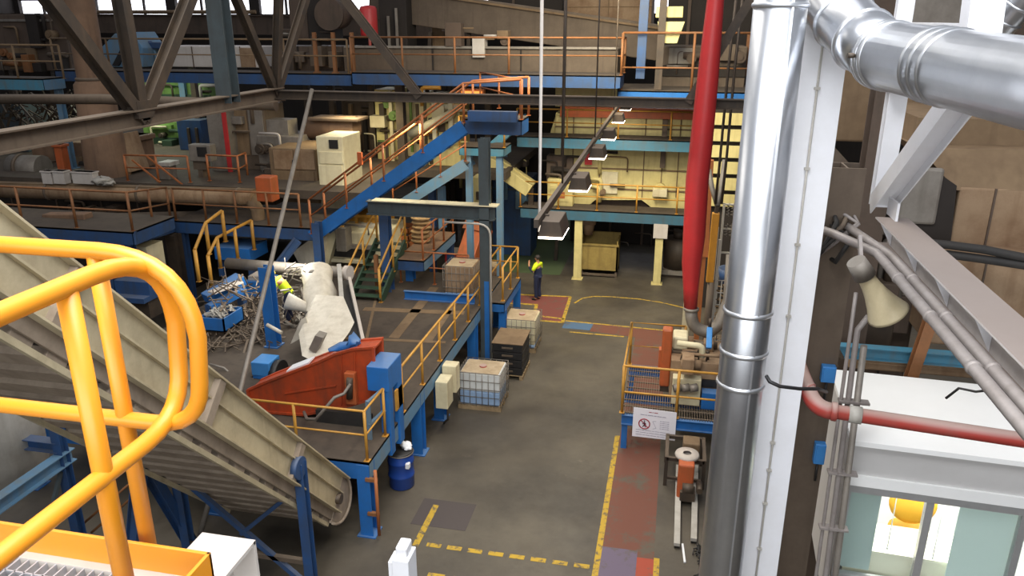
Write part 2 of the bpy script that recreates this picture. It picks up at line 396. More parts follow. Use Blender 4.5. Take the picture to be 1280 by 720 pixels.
pts = [(-3.2, YR, ZT), (-1.75, YR, ZT)] + arc((-1.56, YR, ZT), (-1.29, YR, ZT), (-1.285, YR, ZT-.24), 8) + arc((-1.30, YR, ZM+.15), (-1.31, YR, ZM), (-1.47, YR, ZM), 6) + [(-1.7, YR, ZM), (-3.2, YR, ZM)]
MB().tube(pts, .0245, 16).build('loop_rail', YEL, t)
for x in (-1.575, -2.9): MB().cyl((x, YR+.004, ZD-.02), (x, YR+.004, ZT-.01), .0245, n=16).build('post', YEL, t)
t = T('high_walkway', 'grating walkway corner with yellow toe board at bottom left', 'walkway', (-1.9, 1.2, 8.05))
g = MB()
for i in range(40): g.box((-2.72+i*.034, .7, ZD-.03), (-2.72+i*.034+.005, 1.68, ZD))
for i in range(28): g.box((-2.75, .7+i*.034, ZD-.03), (-1.36, .7+i*.034+.005, ZD))
g.build('grating', GRT, t)
MB().ibeam((-2.9, .9, 0), (-2.9, .9, 8.06), .2, .2).build('leg', WHD, t)
MB().box((-3.2, 1.675, ZD-.04), (-1.33, 1.74, ZD+.004)).build('edge_angle', WHD, t)
MB().box((-3.2, 1.705, ZD), (-1.30, 1.717, ZD+.1)).build('toe_board', YEL, t, bev=.002)
MB().box((-1.312, .3, ZD-.02), (-1.30, 1.717, ZD+.1)).build('toe_board', YEL, t, bev=.002)
MB().ibeam((-1.40, .3, 8.2), (-1.40, 1.95, 8.2), .3, .2, .014).box((-1.50, 1.94, 8.05), (-1.30, 1.952, 8.35)).build('support_beam', WHD, t)
MB().ibeam((-3.2, 1.66, 8.2), (-1.5, 1.66, 8.2), .3, .12, .014).build('support_beam', WHD, t)
c = P(505, 684, y=4.2)
t = T('stanchion', 'white painted post top at the bottom edge, beside yellow dashes', 'post', (c.x, c.y, 0))
MB().box((c.x-.05, c.y-.12, 0), (c.x+.07, c.y+.05, c.z-.02)).build('post_body', WHT, t, bev=.006)
MB().box((c.x-.03, c.y-.09, c.z-.02), (c.x+.05, c.y+.03, c.z+.06)).build('cap_block', WHT, t, bev=.012)
MB().box((c.x-.085, c.y-.1, 0), (c.x-.05, c.y+.03, c.z-.06)).build('side_plate', WHT, t, bev=.006)
# ================================================================ FOREGROUND RIGHT
dc = P(938, 360, y=7.2); DX, DY = dc.x, 7.2; DR = 57/2*7.45/960
t = T('vertical_duct', 'large shiny galvanised round duct standing vertically left of the white column', 'duct', (DX, DY, 0))
MB().cyl((DX, DY, 0), (DX, DY, 11.6), DR, n=40).build('duct_tube', GAL, t)
for py in (6, 398, 449, 491):
    z = P(938, py, y=DY-DR).z
    MB().lathe([(DR, -.025), (DR+.012, -.016), (DR+.016, 0), (DR+.012, .016), (DR, .025)], (DX, DY, z), n=40).build('band', GAR, t)
a = radians(-70); MB().box((DX+cos(a)*DR-.008, DY+sin(a)*DR-.008, 0), (DX+cos(a)*DR+.008, DY+sin(a)*DR+.008, 11.5)).build('seam', GAR, t)
# white column
c0 = P(1018, 360, y=7.62); CX = c0.x-.19
t = T('steel_column', 'white painted steel column beside the galvanised vertical duct', 'column', (CX, 7.8, 0))
MB().ibeam((CX, 7.8, 0), (CX, 7.8, 11.6), .38, .4, .02, up=V((0, 1, 0))).build('shaft', WHT, t)
q = P(990, 360, y=7.6); cx = q.x
MB().cyl((cx, 7.59, 0), (cx, 7.59, 11.5), .011, n=8).build('conduit', LGR, t)
for py in (110, 210, 305, 395, 555, 590, 632, 690):
    z = P(985, py, y=7.6).z; MB().box((cx-.025, 7.575, z-.012), (cx+.025, 7.612, z+.012)).build('clip', LGR, t)
c = [P(958, 470, d=7.15), P(962, 477, d=7.1), P(975, 483, d=7.1), P(1000, 486, d=7.15), P(1022, 486, d=7.3), P(1033, 490, d=7.7)]
tag(MB().tube(c, .018, 8).build('hose', BLK), 'black hose curving across the white column to the red pipe', 'hose')
# elbow duct
pth = [P(1008, -60, d=7.0), P(1018, -30, d=6.95), P(1034, -2, d=6.8), P(1055, 25, d=6.5), P(1080, 50, d=6.2), P(1106, 69, d=5.9)]
t = T('elbow_duct', 'galvanised round duct elbow and straight run crossing the top right corner', 'duct', pth[-1])
MB().tube(pth, .243, 36).build('elbow', GAL, t)
for i in range(1, 6):
    d = (pth[min(i+1, 5)]-pth[i-1]); MB().lathe([(.236, -.022), (.262, -.008), (.262, .008), (.236, .022)], pth[i], d, 36).build('elbow_seam', GAR, t)
p0, p1 = pth[-1], P(1330, 113, d=4.05); ax = (p1-p0).normalized()
MB().cyl(p0-ax*.05, p0+ax*5.5, .247, n=40).build('straight_duct', GAL, t)
for s in (.02, .1): MB().lathe([(.246, -.02), (.262, -.01), (.262, .01), (.246, .02)], p0+ax*s, ax, 40).build('clamp', GAR, t)
for s in (.72, .83, .95): MB().lathe([(.246, -.014), (.259, 0), (.246, .014)], p0+ax*s, ax, 40).build('clamp', GAR, t)
b = p0+ax*.03-cr*.27; MB().cyl(b-cr*.03, b+cr*.04, .02, n=8).build('clamp_bolt', STL, t)
# spiral duct
q0, q1 = P(1238, 42, d=6.6), P(1300, -30, d=6.2); ax = (q1-q0).normalized(); L_ = (q1-q0).length
t = T('spiral_duct', 'small ribbed galvanised duct slanting at the top right corner', 'duct', q0)
MB().cyl(q0-ax*.5, q1+ax*.8, .15, n=28).build('duct_tube', GAL, t)
for i in range(12): MB().lathe([(.149, -.012), (.16, 0), (.149, .012)], q0+ax*(i*.14-.4), ax, 28).build('rib', GAR, t)
# white truss standing on the chord
TX, TZ = 2.2, 8.14
t = T('roof_truss', 'white steel truss with a dusty bottom chord running to the right edge', 'truss', (TX, 7.0, TZ-.3))
MB().ibeam((TX, 8.25, TZ-.14), (TX, -1.0, TZ-.14), .28, .31, .016).build('bottom_chord', CHD, t)
for y in (8.1, 7.2, 6.3, 5.4, 4.5, 3.6): MB().prism([(TX-.145, y-.008, TZ-.016), (TX-.012, y-.008, TZ-.016), (TX-.012, y-.008, TZ-.26)], (0, .016, 0)).prism([(TX+.145, y-.008, TZ-.016), (TX+.012, y-.008, TZ-.016), (TX+.012, y-.008, TZ-.26)], (0, .016, 0)).build('stiffener', WHT, t)
tp = P(1121, 118, x=TX)
MB().ibeam((TX, tp.y, TZ), (TX, tp.y, tp.z+.05), .16, .18, .012).build('upright', WHT, t)
MB().box((TX-.1, tp.y-.35, tp.z+.03), (TX+.1, tp.y+.12, tp.z+.05)).build('top_plate', WHT, t)
d1 = P(1205, 118, x=TX); MB().ibeam((TX, tp.y-.06, TZ+.02), (TX, d1.y, d1.z), .22, .2, .014, up=V((1, 0, 0))).build('diagonal', WHT, t)
d2 = P(1232, -40, x=TX); MB().ibeam((TX, d1.y-.15, d1.z+.1), (TX, d2.y, d2.z+.3), .24, .2, .014, up=V((1, 0, 0))).build('diagonal', WHT, t)
a1, a2 = P(1118, 34, x=TX), P(1215, 38, x=TX)
MB().bar((TX, a1.y, a1.z), (TX, a2.y, a2.z), .2, .1).build('tie_beam', WHT, t)
a1, a2 = P(1126, 40, x=TX), P(1132, -40, x=TX)
MB().ibeam((TX, a1.y, a1.z), (TX, a1.y, a2.z+.5), .1, .16, .012).build('upright', WHT, t)
g = P(1104, 262, x=TX-.1); MB().box((TX-.012, g.y-.15, TZ), (TX+.012, g.y+.2, TZ+.18)).build('gusset', WHT, t)
# conduits below the chord
for k, pp in enumerate((((1042, 292), (1058, 305), (1083, 335), (1115, 368), (1180, 455), (1275, 585)), ((1058, 282), (1075, 300), (1110, 342), (1150, 385), (1215, 460), (1290, 545)))):
    xx = 1.885+.108*k; pz = 8.0
    q = [P(pp[0][0], pp[0][1], z=pz-.02)+V((-.25, .4, 0)), P(pp[0][0], pp[0][1], z=pz)] + [V((xx, yy, pz)) for yy in (7.35-.1*k, 6.6, 5.7, 4.8, 3.9, 3.0, -1.0)]
    t = T('conduit', ('lower', 'upper')[k]+' grey cable conduit slung under the white truss chord', 'conduit', q[0], 'conduits under the truss chord')
    MB().tube(q, .042, 10).build('conduit_pipe', CND, t)
    for i in (3, 4, 5, 6): MB().lathe([(.042, -.02), (.05, -.015), (.05, .015), (.042, .02)], q[i], q[i+1]-q[i], 10).build('coupling', CND, t)
t = T('cable_bundle', 'knot of dusty cables where the conduits meet behind the white column', 'cables', P(1050, 280, d=8))
for i in range(9):
    a = P(1035+random.uniform(-8, 20), 235+random.uniform(-15, 30), d=8.2+random.random()*.4); b = P(1058+random.uniform(-14, 22), 292+random.uniform(-16, 18), d=7.9)
    c = P(1005+random.uniform(0, 30), 300+random.uniform(-8, 50), d=8.3)
    MB().tube([a, a.lerp(b, .5)+V((random.uniform(-.12, .12), 0, -.08)), b, b.lerp(c, .5)+V((0, 0, random.uniform(-.15, .1))), c], random.choice((.012, .018, .026)), 6).build('cable', random.choice((CND, RUB, STB)), t)
a_ = V((1.885, 4.55, 7.97)); tag(MB().tube([a_, a_+V((-.02, .1, -.06)), a_+V((-.07, .22, -.1)), a_+V((-.12, .25, -.19))], .008, 6).build('loose_wire', RUB), 'loose grey wire end dangling from the conduits at the right edge', 'wire')
# horn loudspeaker
h0, h1 = P(1080, 343, d=6.95), P(1110, 392, d=7.1); ax = (h1-h0).normalized(); hl = (h1-h0).length
t = T('horn_loudspeaker', 'cream horn loudspeaker hanging under the white truss, mouth down', 'loudspeaker', h0)
prof = [(.045, 0), (.06, .0), (.075, .12*hl), (.085, .3*hl), (.105, .5*hl), (.14, .75*hl), (.178, .95*hl), (.19, hl), (.184, hl), (.12, .75*hl), (.07, .4*hl), (.03, .2*hl)]
MB().lathe(prof, h0, ax, 28).build('horn', HRN, t)
MB().cyl(h0-ax*.16, h0+ax*.02, .085, .1, 18).build('driver_housing', GRY, t)
MB().bar(h0-ax*.05, h0-ax*.05+V((0, .25, .25)), .03, .05).build('bracket', CND, t)
# conduits down the brown column
for k, pp in enumerate((((1070, 366), (1062, 420), (1020, 720)), ((1086, 395), (1072, 412), (1068, 440), (1032, 720)), ((1080, 432), (1044, 720)))):
    q = [P(*p, d=None, y=7.95) for p in pp]
    if k == 0: q[1] = P(1061, 430, y=7.95)
    q.append(V((q[-1].x, q[-1].y, 3.5)))
    # keep the long run plumb
    for i in range(1, len(q)): q[i] = V((q[-1].x if i >= len(q)-2 else q[i].x, 7.95, q[i].z))
    t = T('riser_conduit', ('thin grey riser pipe, left of three by the office', 'bent grey riser pipe, middle of three by the office', 'short dusty riser pipe, right of three by the office')[k], 'pipe', (q[-1].x, 7.95, 3.5), 'riser pipes beside the office')
    MB().tube(q, (.02, .03, .035)[k], 10).build('pipe_run', (CND, CND, GRY)[k], t)
    for py in (500, 590, 660):
        z = P(1045, py, y=7.95).z; MB().box((q[-1].x-.05, 7.9, z-.012), (q[-1].x+.05, 8.0, z+.012)).build('clamp', CND, t)
bc = P(1000, 600, y=8.6)
tag(MB().ibeam((bc.x, 8.58, 0), (bc.x, 8.58, 8.6), .36, .36, .02, up=V((0, 1, 0))).build('steel_column', STB), 'dusty brown steel column behind the white one, carrying junction boxes', 'column')
for (px0, py0, px1, py1), w in zip(((1027, 459, 1045, 479), (1018, 556, 1032, 581)), ('upper blue junction box, just above the red pipe elbow', 'lower blue junction box, beneath the red pipe elbow')):
    a, b = R(px0, py0, px1, py1, 8.3, .1)
    t = T('junction_box', w, 'junction box', ((a.x+b.x)/2, 8.35, a.z), 'blue junction boxes'); MB().box(a, b).build('box_body', JBX, t, bev=.01)
    MB().box((a.x+.015, 8.285, a.z+.015), (b.x-.015, 8.302, b.z-.015)).build('cover', JBX, t)
    MB().cyl(((a.x+b.x)/2, 8.36, a.z-.25), ((a.x+b.x)/2, 8.36, a.z), .015, n=8).build('cable', BLK, t)
# red pipe with elbow
zc = P(1040, 513, y=7.6).z
e0 = P(1010, 488, z=zc+.1); e1 = P(1040, 514, z=zc); e2 = P(1140, 529, z=zc); e3 = P(1252, 546, z=zc)
dr = (e3-e2).normalized()
t = T('red_pipe', 'dusty red pipe with elbow running in front of the white office', 'pipe', e1)
MB().tube([e0+V((-.06, .6, .1)), e0+V((-.03, .25, .04))] + arc(e0, P(1018, 512, z=zc), e1, 6), .088, 18).build('elbow', RDP, t)
MB().cyl(e1, e3+dr*1.2, .075, n=18).build('pipe_run', RDP, t)
MB().lathe([(.075, -.06), (.09, -.06), (.09, .06), (.075, .06)], e1+dr*.22, dr, 18).build('coupling', LGR, t)
MB().lathe([(.09, -.03), (.1, -.02), (.1, .02), (.09, .03)], e1+dr*.02, dr, 18).build('coupling', RDP, t)
MB().lathe([(.088, -.02), (.1, -.01), (.1, .01), (.088, .02)], e0, e1-e0, 18).build('coupling', RDP, t)
# ---------------------------------------------------------------- office cabin
A = P(1060, 602, y=8.2); B = P(1280, 632, z=A.z); du = (B-A); du.z = 0; du.normalize(); nrm = V((-du.y, du.x, 0))   # nrm points away from the eye
def O(px, py, off=0):
    r = ray(px, py); A2 = A+nrm*off; tt = (A2-EYE).dot(nrm)/r.dot(nrm); return EYE+r*tt
def obox(mb, u0, u1, z0, z1, d0, d1):
    pts = [A+du*u+nrm*d for u, d in ((u0, d0), (u1, d0), (u1, d1), (u0, d1))]
    return mb.prism([V((p.x, p.y, z0)) for p in pts], (0, 0, z1-z0))
def U(px, py): q = O(px, py); q = q-A; return q.dot(du), q.z+A.z
zr = U(1068, 548)[1]; uL = U(1056, 610)[0]; uR = 4.0; zw = U(1060, 604)[1]; zf = 3.3; zs = 3.75
t = T('office_cabin', 'white site office with sliding window at lower right', 'office', (A+du*1.5+V((0, 0, zf-A.z))))
far = P(1085, 466, z=zr); df = (far-A).dot(nrm)
obox(MB(), uL-.02, uR, zr-.06, zr, -.06, df).build('roof_sheet', OFW, t)
m = MB(); obox(m, uL, uR, zw+.12, zr-.06, 0, .06); m.build('header_panel', OFG, t)
m = MB(); obox(m, uL, uR, zw, zw+.13, -.035, .06); m.build('ledge', OFW, t)
m = MB(); obox(m, uL, uR, zf, zs, 0, .06); m.build('lower_panel', OFG, t)
m = MB(); obox(m, uL, uL+.06, zf, zr-.06, .06, df); m.build('side_panel', OFG, t)
m = MB(); obox(m, uR-.06, uR, zf, zr-.06, .06, df); m.build('side_panel', OFG, t)
m = MB(); obox(m, uL+.06, uR-.06, zf, zr-.06, df-.06, df); m.build('rear_panel', OFW, t)
m = MB(); obox(m, uL, uR, zf-.1, zf, 0, df); m.build('floor_panel', OFG, t)
um = U(1163, 625)[0]; u2 = U(1277, 645)[0]
wf = MB(); obox(wf, uL, uR, zw-.09, zw, -.03, .07); obox(wf, uL, uL+.07, zs, zw, -.02, .07); obox(wf, um-.035, um+.045, zs, zw-.09, -.02, .07); obox(wf, u2, u2+.07, zs, zw-.09, -.02, .07); obox(wf, uL, uR, zs, zs+.07, -.03, .07)
wf = wf.build('window_frame', ALU, t)
for a, b in ((uL+.07, um-.035), (um+.045, u2), (u2+.07, uR)):
    m = MB(); obox(m, a, b, zs+.07, zw-.09, .02, .028); m.build('pane', GLS, wf)
ub = U(1106, 615)[0]
m = MB(); obox(m, uL+.08, ub, zs+.1, zw-.1, .09, .1); m.build('blind', BLI, t)
ub2 = U(1205, 630)[0]
m = MB(); obox(m, ub2, u2+.02, zs+.1, zw-.1, .09, .1); m.build('blind', PBL, t)
m = MB(); obox(m, uL+.3, uR-.5, zr-.14, zr-.08, .9, 1.02); m.build('ceiling_tube', TUBE, t)
for p, q in (((1121, 622), (1113, 684)), ((1178, 640), (1169, 696))):
    a_, b_ = O(*p, .12), O(*q, .12); b_ = V((a_.x, a_.y, b_.z)); MB().cyl(a_, b_, .006, n=6).cyl(b_, b_-Z*.03, .012, n=8).build('blind_cord', OFW, t)
dz = O(1140, 672, .6).z
pk = A+du*(um-.1)+nrm*.75
t = T('desk', 'white desk inside the office, seen through the sliding window', 'desk', (pk.x, pk.y, zf))
m = MB(); obox(m, ub-.3, ub2+.6, dz-.04, dz, .2, .8); m.build('desk_top', DSK, t)
m = MB(); obox(m, ub-.26, ub2+.56, zf+.05, dz-.04, .22, .24); m.build('front_panel', DSK, t)
for u in (ub-.25, ub2+.5):
    m = MB(); obox(m, u, u+.04, zf, dz-.04, .25, .95); m.build('leg', ALU, t)
cp = O(1142, 628, 1.15); cz = cp.z; cp.z = zf
t = T('office_chair', 'yellow rounded chair back behind the desk in the office', 'chair', cp)
MB().cyl(cp, V((cp.x, cp.y, zf+.42)), .03, n=10).build('stem', BLK, t)
b = MB()
for k in range(5): b.bar(cp+Z*.05, cp+V((.3*cos(k*1.257), .3*sin(k*1.257), .03)), .04, .03)
b.build('star_base', BLK, t)
MB().lathe([(0, 0), (.22, .0), (.25, .04), (.24, .09), (0, .1)], V((cp.x, cp.y, zf+.42)), Z, 20).build('seat', CHY, t)
q = O(1142, 628, 1.1); b = MB(); b.lathe([(0, -.03), (.22, -.03), (.28, -.01), (.28, .03), (.22, .05), (0, .05)], V((q.x, q.y, cz)), nrm, 24); b.build('backrest', CHY, t)
MB().bar(V((cp.x, cp.y, zf+.45))+nrm*.2, V((q.x, q.y, cz))+nrm*.05, .05, .02).build('back_strut', BLK, t)
# teal beam and post behind the office
for (r, y, dd, mt, lab, nm) in (((1079, 441, 1300, 456), 10.6, .15, TEA, 'teal painted crossbeam above the office roof', 'crossbeam'),):
    a, b = R(*r, y, dd); tag(MB().ibeam((a.x-.5, y, (a.z+b.z)/2), (b.x, y, (a.z+b.z)/2), b.z-a.z, .16).build(nm, mt), lab, 'beam')
a, b = R(1060, 456, 1300, 470, 10.7, .2); tag(MB().box(a, b).box(a+V((0, -.03, .02)), b-V((0, .2, .05))).build('cover_strip', TAL, bev=.01), 'tan sheet strip under the teal crossbeam', 'panel')
a, b = R(1136, 402, 1147, 470, 10.4, .14)
tag(MB().ibeam(((a.x+b.x)/2, 10.4, a.z-.3), ((a.x+b.x)/2+.15, 10.4, b.z+.1), .14, .14).build('rusty_post', ORD), 'rusty orange post standing before the teal crossbeam', 'post')
# tan casing, right
t = T('extraction_housing', 'big dusty tan machine housing filling the right edge', 'housing', P(1240, 300, y=12))
a, b = R(1192, 238, 1420, 318, 11.6, 3); MB().box(a, b).build('side_panel', TAL, t, bev=.03)
s = MB()
for px in (1236, 1330): s.box((P(px, 280, y=11.6).x-.012, 11.57, a.z), (P(px, 280, y=11.6).x+.012, 11.6, b.z))
s.build('panel_seam', BRN, t)
a, b = R(1145, 150, 1420, 186, 12.4, 3); MB().box(a, b).build('upper_hood', TAN, t)
q = [P(1150, 186, y=11.9), P(1420, 190, y=11.9), P(1420, 240, y=11.6), P(1196, 238, y=11.6)]
MB().prism(q, (0, 1.5, 0)).build('hood_skirt', TAN, t)
a, b = R(1165, 326, 1420, 440, 10.9, 3.5); MB().box(a, b).build('lower_casing', TAL, t, bev=.03)
s = MB()
for px in (1222, 1300): s.box((P(px, 380, y=10.9).x-.01, 10.87, a.z), (P(px, 380, y=10.9).x+.01, 10.9, b.z))
s.box((a.x, 10.87, P(1200, 398, y=10.9).z), (b.x, 10.9, P(1200, 401, y=10.9).z))
s.build('panel_seam', BRN, t)
q = [P(*p, y=11.5) for p in ((1118, 196), (1150, 200), (1196, 232), (1186, 326), (1122, 326), (1112, 250))]; MB().prism(q, (0, .6, 0)).build('access_frame', BRD, t)
a, b = R(1126, 210, 1176, 281, 11.44, .1); MB().box(a, b).build('inspection_panel', GRY, t, bev=.04)
for k, (z0, z1) in enumerate(((306, 322), (318, 330))):
    q = [P(1138, z0-4, y=10.6), P(1185, z0, y=10.6), P(1230, z0+6, y=10.4), P(1310, z1+6, y=10.2), P(1400, z1+12, y=10.0)]
    tag(MB().tube(q, .055, 10).build('cable', RUB), ('upper', 'lower')[k]+' thick black cable lying across the tan housing', 'cable', 'black cables on the tan housing')
t = T('wall_duct', 'long brown rectangular duct with dark slots behind the white truss', 'duct', P(1180, 130, y=15))
a, b = R(1040, 86, 1420, 182, 15, 2); MB().box(a, b).build('duct_body', TAN, t, bev=.04)
s = MB()
for (x0, y0, x1, y1) in ((1095, 145, 1162, 149), (1175, 151, 1220, 156), (1120, 176, 1420, 181)):
    a, b = R(x0, y0, x1, y1, 14.95, .08); s.box(a, b)
s.build('slot', BRD, t)
a, b = R(1035, -40, 1420, 84, 16, 1.5); t = T('upper_casing', 'dark brown casing behind the galvanised ducts at top right', 'casing', a); MB().box(a, b).build('casing_body', BRN, t, bev=.04)
a, b = R(1130, -20, 1220, 30, 15.8, .2); MB().box(a, b).build('grey_panel', GRY, t)
a, b = R(1072, 92, 1108, 300, 11.6, .35); tag(MB().ibeam(((a.x+b.x)/2, 11.3, 0), ((a.x+b.x)/2, 11.3, b.z), .35, .36, .02, up=V((0, 1, 0))).build('steel_column', BRN), 'dark brown column in the gap right of the white column', 'column')
a, b = R(1025, 180, 1075, 240, 12.2, .3); tag(MB().bar(P(1030, 190, y=12.2), P(1080, 245, y=12.2), .2, .3).build('brace', STB), 'dusty brown diagonal brace behind the cable knot', 'brace')
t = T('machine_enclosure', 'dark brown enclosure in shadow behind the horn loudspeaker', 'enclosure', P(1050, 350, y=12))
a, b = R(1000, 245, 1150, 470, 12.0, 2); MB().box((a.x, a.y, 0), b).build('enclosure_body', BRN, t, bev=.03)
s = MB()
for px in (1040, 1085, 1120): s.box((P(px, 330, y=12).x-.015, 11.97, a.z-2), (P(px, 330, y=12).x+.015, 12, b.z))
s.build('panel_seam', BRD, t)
for k, (p, q) in enumerate((((1010, 372), (1052, 448)), ((1035, 372), (1020, 405)), ((1020, 425), (1046, 460)))):
    tag(MB().tube([P(*p, y=10.5), P(*q, y=10.3)], .04, 8).build('brace_tube', STB), ('long brown brace tube sloping down to the riser pipes', 'short brown brace tube crossing the long one', 'low brown brace tube near the upper junction box')[k], 'brace', 'brace tubes behind the white column')
# ================================================================ INCLINED CONVEYOR, lower left
u_ = V((0, -.684, .729)); n_ = V((0, .729, .684)); XA, XB = -6.0, -8.2
T0 = V((0, 12.15, 1.56)); LEN = 12.0
def cv(x, along, down): return V((x, 0, 0)) + T0 + u_*along - n_*down
t = T('inclined_conveyor', 'long beige inclined conveyor with ribbed underside rising to the left edge', 'conveyor', cv(-7.1, 0, .5)*1)
for x, s in ((XA, 1), (XB, -1)):
    m = MB()
    m.bar(cv(x, -.1, .34), cv(x, LEN, .34), .03, .66, n_)
    for dn, w in ((.0, .16), (.30, .1), (.67, .16)): m.bar(cv(x+s*w/2-s*.02, -.1, dn), cv(x+s*w/2-s*.02, LEN, dn), w, .025, n_)
    m.build('side_frame', CON, t)
    m = MB().bar(cv(x-s*.02, -.1, .76), cv(x-s*.02, LEN, .76), .05, .18, n_); m.build('rib_cover_strip', CRB, t)
    for k in (2.25, 5.2, 8.3): MB().bar(cv(x+s*.05, k, .02), cv(x+s*.05, k, .66), .13, .16, u_).build('stiffener', CRB, t)
m = MB()
for k in range(23): m.bar(cv(XA-.04, .15+k*.52, .86), cv(XB+.04, .15+k*.52, .86), .3, .12, n_)
m.build('underside_ribs', CRB, t)
MB().bar(cv((XA+XB)/2, -.1, .79), cv((XA+XB)/2, LEN, .79), XA-XB-.05, .03, n_).build('underside_pan', BRD, t)  # dark colour stands in for the shade between the ribs
m = MB()
for dn in (.95,): 
    for x in (XA-.06, XB+.06): m.bar(cv(x, 0, dn), cv(x, LEN, dn), .07, .07, n_)
m.build('rib_rail', CON, t)
MB().bar(cv((XA+XB)/2, 0, .18), cv((XA+XB)/2, LEN, .18), XA-XB-.1, .03, n_).build('belt', RUB, t)
tc = cv(0, 0, .44); m = MB(); pl = []
for k in range(13): a = -pi/2 + pi*k/12; pl.append(tc - u_*(.62*cos(a)) + n_*(.47*sin(a)))
m.prism([p+V((XA+.02, 0, 0)) for p in pl], (-.05, 0, 0)); m.build('tail_plate', CRB, t); MB().prism([p+V((XB-.02, 0, 0)) for p in pl], (.05, 0, 0)).build('tail_plate', CRB, t)
m = MB()
for k in range(12): m.add([pl[k]+V((XA, 0, 0)), pl[k+1]+V((XA, 0, 0)), pl[k+1]+V((XB, 0, 0)), pl[k]+V((XB, 0, 0))], [(0, 1, 2, 3)])
m.build('tail_cover', CRB, t)
MB().tube([p+V((XA+.05, 0, 0)) for p in pl], .03, 6).build('tail_edge', CRB, t)
MB().cyl(tc+V((XA+.1, 0, 0)), tc+V((XA-.1, 0, 0)), .1, n=14).build('bearing', STL, t)
s = T('conveyor_support', 'blue braced leg frame under the lower end of the inclined conveyor', 'support frame', (-7.1, 10.4, 0), 'conveyor legs')
for x in (-5.9, -8.32):
    MB().ibeam((x, 10.4, 0), (x, 10.4, 2.95), .17, .17, up=V((0, 1, 0))).build('leg', BLD, s)
b = cv(-5.9, 2.2, .42)
MB().cyl((-5.95, b.y, b.z), (-5.84, b.y, b.z), .2, n=18).build('bracket', BLD, s)
MB().bar((-5.9, 10.4, .3), (-8.32, 10.4, 2.4), .09, .09).build('brace', BLD, s)
MB().bar((-5.9, 10.4, 2.5), (-7.2, 10.4, 1.3), .07, .07).build('brace', BLD, s)
MB().bar((-5.9, 10.4, .9), (-8.32, 10.4, .9), .09, .09).build('cross_tie', STB, s)
s = T('conveyor_support', 'blue splayed leg frame on the far side of the inclined conveyor', 'support frame', (-8.5, 9.6, 0), 'conveyor legs')
for y in (8.6, 10.9): MB().ibeam((-8.45, 9.75, 3.1), (-8.45, y, 0), .2, .18, up=V((1, 0, 0))).build('leg', BLD, s)
MB().bar((-8.45, 9.0, .6), (-8.45, 10.5, .6), .09, .09).build('cross_tie', BLD, s)
# grey hopper on blue stand, far left
hx, hy = -11.3, 10.0
t = T('grey_hopper', 'dull grey steel hopper on a blue stand at the left edge', 'hopper', (hx, hy, 0))
MB().lathe([(.35, 1.9), (.95, 2.3), (1.0, 4.6), (.9, 5.2), (0, 5.4)], (hx-.6, hy, 0), n=24).lathe([(0, 1.9), (.35, 1.9)], (hx-.6, hy, 0), n=24).build('bin_body', LGR, t)
MB().lathe([(1.0, 4.5), (1.04, 4.52), (1.04, 4.6), (1.0, 4.62)], (hx-.6, hy, 0), n=24).build('band', STB, t)
bx_ = -10.27
for y in (10.0, 8.2): MB().ibeam((bx_, y, 0), (bx_, y, 3.5 if y > 9 else 2.9), .17, .17).build('leg', BLD, t)
for x in (-12.9,): 
    for y in (10.0, 8.2): MB().ibeam((x, y, 0), (x, y, 2.9), .17, .17).build('leg', BLD, t)
MB().ibeam((bx_, 10.2, 2.7), (bx_, 8.0, 2.7), .24, .2).build('stand_beam', BLL, t)
MB().ibeam((bx_, 10.0, 2.95), (-12.9, 10.0, 2.95), .2, .2).build('stand_beam', BLD, t)
MB().bar((bx_, 9.9, 2.5), (bx_, 8.4, .2), .06, .06).build('brace', STG, t)
for k, (a, b) in enumerate((((93, 664), (200, 572)), ((114, 666), (218, 576)))):
    tag(MB().tube([P(*a, z=.9), P(*b, z=2.1)], .025, 8).build('handrail', ORD), ('lower', 'upper')[k]+' thin orange rod slanting behind the yellow posts', 'handrail', 'orange rods under the conveyor')
# ================================================================ BLUE PLATFORM
DZ = 1.75; PX = -5.55
walkway('large blue framed platform with brown deck plates in the middle left', -14, PX, 12.44, 24.6, DZ, ((PX-.13, 12.56), (PX-.13, 15.8), (PX-.13, 17.6), (PX-.13, 21.0), (PX-.13, 24.4), (-9.2, 12.6), (-9.2, 18), (-13.8, 12.6)), mat=BLU, smat={'r': BLL}, name='platform', cat='platform', lw=.3)  # aisle edge in paler blue: lit tone and dust both put into its colour
tag(MB().bar((-7.4, 16.4, DZ+.004), (-9.4, 22.9, DZ+.004), .08, .008, Z).bar((-8.8, 18.3, DZ+.006), (-5.8, 18.6, DZ+.006), .15, .01, Z).bar((-9, 20.6, DZ+.005), (-5.9, 20.9, DZ+.005), .3, .008, Z).bar((-7.3, 18.6, DZ+.005), (-7.5, 23.0, DZ+.005), .3, .008, Z).bar((-6.3, 18.6, DZ+.005), (-6.5, 23.0, DZ+.005), .22, .008, Z).build('deck_strips', TAN), 'pale worn cover strips lying on the brown platform deck', 'cover strips')
tag(MB().channel((-8.1, 21.8, DZ+.14), (-5.8, 21.8, DZ+.14), .28, .12).build('kerb_beam', BLU), 'blue kerb beam at the far side of the brown platform deck', 'beam')
guardrail('yellow guardrail on the front edge of the blue platform, before the red machine', [(-8.6, 12.5, DZ), (PX-.05, 12.5, DZ), (PX-.05, 13.5, DZ)], 1.1, 1.4, YEL2, .028, group='guardrails of the blue platform', pw=None)
guardrail('yellow guardrail along the aisle edge of the blue platform', [(PX-.05, 14.6, DZ), (PX-.05, 24.5, DZ)], 1.1, 1.35, YEL2, .03, group='guardrails of the blue platform')
guardrail('yellow guardrail at the far end of the blue platform, around the steel column', [(-6.2, 24.55, DZ), (-5.0, 24.55, DZ), (-5.0, 22.2, DZ)], 1.1, 1.2, YEL2, .03, group='guardrails of the blue platform')
